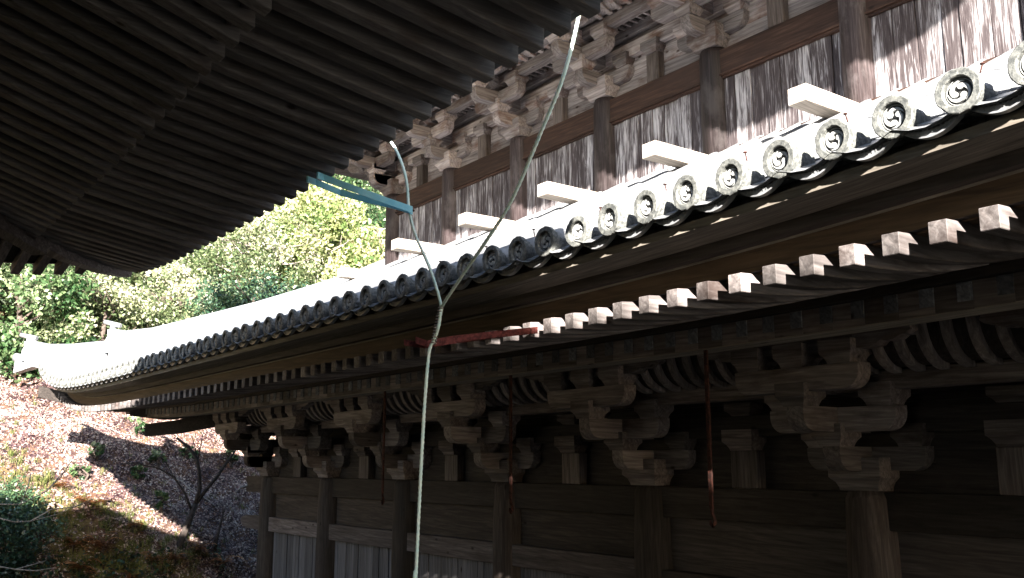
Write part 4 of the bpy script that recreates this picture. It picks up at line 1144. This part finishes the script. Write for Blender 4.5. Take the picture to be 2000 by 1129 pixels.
for _ in range(420):
    s = rsg.rand()*1.25-0.1; off = rsg.normal()*0.45+0.15; p = cA+cd*(s*4.3)+cn*off; pts.append((p[0], p[1], float(tz(p[0], p[1]))-0.02))
blades('bank_grass', pts, 0.17, 20, LM['grass'], 31, 'dry grass along the edge of the mossy bank', 'grass', kind='stuff')
pts = [(x, y, float(tz(x, y))) for x, y in zip(-30.5+7*rsg.rand(160), 3+11*rsg.rand(160))]
blades('slope_grass', pts, 0.16, 9, LM['grass'], 32, 'thin grass tufts scattered over the slope', 'grass', kind='stuff')
rsi = np.random.RandomState(77); nI = 16000; xi = -24.8+5.0*rsi.rand(nI); yi_ = 2.2+6.5*rsi.rand(nI); ok = (np.sin(xi*2.3+yi_*1.1)+np.sin(yi_*3.1-xi)+rsi.rand(nI)*1.5 > 0.3) & (tz(xi, yi_) < -2.2); xi, yi_ = xi[ok], yi_[ok]
Pi = np.stack([xi, yi_, tz(xi, yi_)+0.05+0.30*rsi.rand(len(xi))**2], 1); ui, vi = leaf_axes(len(xi), rsi, 1.2); si = 0.05*(0.6+0.8*rsi.rand(len(xi)))
tag(npmesh('ground_cover', quads(Pi, ui, vi, si, si*0.7), 4, 0.75*rsi.rand(len(xi)), LM['shade']), 'dark ivy-like ground cover at the foot of the bank', 'ground cover', kind='stuff')
# dead brown ferns below the bank edge
def fern(x, y, s, seed, label):
    rs = np.random.RandomState(seed); z = float(tz(x, y)); V = []; T = []
    for f in range(20):
        a = -0.52+(rs.rand()-0.5)*4.4; L = s*(0.5+0.8*rs.rand()); A_ = rs.uniform(0.1, 1.1); B_ = rs.uniform(0.5, 1.5); rf = rs.uniform(0.35, 0.95)
        for i in range(17):
            t = i/17; px = math.cos(a)*L*t*rf; py = math.sin(a)*L*t*rf; pz = 0.05+L*(A_*t-B_*t*t); lw = L*0.26*math.sin(math.pi*min(1, t*0.9+0.12))*(1-t*0.5)
            for sg in (-1, 1):
                d = np.array([math.cos(a+sg*1.25), math.sin(a+sg*1.25), -0.15+0.3*rs.rand()]); w = np.array([math.cos(a), math.sin(a), 0.1])*L*0.026
                c = np.array([px, py, pz]); V.append(np.array([c-w, c+w, c+d*lw*(0.7+0.6*rs.rand())+w*0.15, c+d*lw*0.9-w*0.3])); T.append(rs.rand())
    root = empty('fern', (x, y, z+0.10)); tag(root, label, 'fern', 'dead ferns on the mossy bank')
    npmesh('fronds', np.concatenate(V), 4, T, LM['fern'], root)
    mb = MB(); mb.tube([(0, 0, -0.2), (0, 0, 0.10)], [0.04, 0.02], 6); mb.build('root_stock', M['bark'], root, fix=False)
FERNS = [(-25.65,5.19,.40,'dead fern drooping over the bank lip just right of the green bush'), (-25.05,5.60,.55,'large rust-brown dead fern between the green bush and the moss'),
 (-24.62,5.35,.55,'rust-brown dead fern right beside the pale bare branches'), (-24.60,6.67,.42,'small dead fern under the tail of the sunlit strip'),
 (-24.36,5.94,.55,'tall column of dead fern in the middle of the mossy bank'), (-24.25,5.45,.6,'dead fern at the bottom edge left of the moss patch'),
 (-24.0,6.55,.36,'small dead fern alone on the moss patch'), (-23.9,7.5,.5,'dead fern right under the foot of the leafless tree'),
 (-24.2,8.2,.45,'dead fern on the dark leaves right of the leafless tree'), (-23.9,8.7,.5,'dead fern at the bottom edge nearest the hall corner post'),
 (-25.3,6.05,.38,'dead fern at the bank edge below the leafy sapling'), (-24.0,7.0,.45,'dead fern at the foot of the bank left of the leafless tree')]
for i, (x, y, sz, lb) in enumerate(FERNS): fern(x, y, sz*1.35, 50+i, lb)
# green evergreen bush at the lower left and small saplings
tree('shrub', -24.8, 3.7, 1.95, (1.15, 1.15, 1.1), 'shade', 13000, 0.045, 'glossy dark green bush at the lower left edge', 'shrub', None, 61, 60, csize=0.35, up=0.8)
sl = ['small green sapling at the top edge of the shaded slope', 'leafy green sapling left of the shaded slope, half in sun', 'low green sapling in the sunny patch beside the hall brackets', 'green seedling in the middle of the dark slope', 'round green seedling low on the dark slope', 'green seedling at the top of the sunlit strip', 'thin sapling standing in the sunlit strip', 'broad-leaved seedling on the upper dark slope']
sp_ = [(-27.8, 8.9), (-27.0, 6.25), (-27.9, 10.2), (-26.7, 7.3), (-25.3, 7.5), (-28.2, 7.6), (-26.2, 5.7), (-27.2, 7.9)]
for i, (x, y) in enumerate(sp_):
    tree('sapling', x, y, 0.42+0.1*(i % 3), (0.24, 0.24, 0.2), 'green', 260, 0.055, sl[i], 'sapling', 'saplings on the slope', 70+i, 14, wide_=0.45)
for i, (x, y, a, lb) in enumerate(((-27.0, 8.3, 0.6, 'fallen branch lying on the shaded leaves left of the leafless tree'), (-26.6, 9.9, 2.2, 'fallen branch lying high on the dark slope beside the hall brackets'), (-28.6, 6.3, 1.2, 'fallen branch lying in the sunlit leaves under the roof tip'))):
    fb = empty('fallen_branch', (x, y, float(tz(x, y)))); tag(fb, lb, 'branch', 'fallen branches')
    mb = MB(); P = []
    for t in range(6):
        px, py = x+math.cos(a)*0.3*t, y+math.sin(a)*0.3*t; P.append((px-x, py-y, float(tz(px, py))-float(tz(x, y))+0.07+0.02*math.sin(t*2)))
    mb.tube(P, [0.022-0.003*t for t in range(6)], 6); mb.tube([P[2], (P[2][0]+0.2, P[2][1]+0.25, P[2][2]+0.12)], [0.010, 0.003], 5); mb.build('stem', M['twig'], fb, fix=False)
# bare leaning tree
def onray(px, py, X):
    return None
bt = empty('bare_tree', (-24.30, 7.72, float(tz(-24.30, 7.72)))); tag(bt, 'small leafless tree with a forked leaning trunk beside the hall corner', 'tree')
def bpart(pts, rad, name):
    mb = MB(); mb.tube(pts, [r*1.35 for r in rad], 8); o = mb.build(name, M['dbark'], bt, fix=False); o.location = -Vector(bt.location); return o
BARE = [
 ('trunk', [(345,1095),(352,1060),(368,1020),(382,985)], [0.075,0.066,0.06,0.052]),
 ('limb', [(382,985),(390,955),(389,920),(385,897),(370,875),(345,855)], [0.045,0.04,0.036,0.033,0.028,0.022]),
 ('limb', [(382,985),(400,960),(425,930),(445,900),(463,876)], [0.040,0.034,0.03,0.024,0.016]),
 ('limb', [(375,1000),(362,965),(340,932),(310,915),(270,906),(235,905)], [0.026,0.022,0.018,0.016,0.012,0.006]),
 ('limb', [(385,897),(380,870),(374,850)], [0.014,0.010,0.005]),
 ('limb', [(387,895),(392,870),(396,850),(388,838)], [0.014,0.010,0.008,0.004]),
 ('limb', [(340,932),(325,905),(308,885)], [0.010,0.007,0.003]),
 ('limb', [(420,1078),(424,1050),(432,1018),(440,990)], [0.035,0.028,0.018,0.008]),
]
BXYZ = {}
import math as _m
f_ = 1850.0
Fv = fwd; Rv = Vector((math.sin(YAW), math.cos(YAW), 0)); Uv = Rv.cross(Fv)
def at_x(px, py, X):
    d = Fv*f_+Rv*(px-1000)-Uv*(py-564.5); return d*(X/d.x)
for nm, pts, rad in BARE:
    bpart([at_x(px, py, -24.3-0.0016*(1095-py)) for px, py in pts], rad, nm)
# pale bare twigs in the lower left corner
tw = empty('bare_bush', (-20.2, 3.2, -2.6)); tag(tw, 'pale leafless branches reaching in at the lower left corner', 'bush')
for pts in ([(-10,985),(40,985),(90,960),(130,915),(165,890)], [(90,960),(120,930),(140,900)], [(-10,1010),(30,1020),(60,1018),(110,1005),(160,985)], [(60,1018),(100,995),(145,990),(180,975)], [(-10,1105),(30,1112),(60,1104),(90,1095)], [(40,985),(55,950),(60,925)], [(30,1112),(70,1115),(100,1110)]):
    mb = MB(); mb.tube([at_x(px, py, -20.0-0.002*px) for px, py in pts], [0.014-0.0022*i for i in range(len(pts))], 5); o = mb.build('branch', M['twig'], tw, fix=False); o.location = -Vector(tw.location)
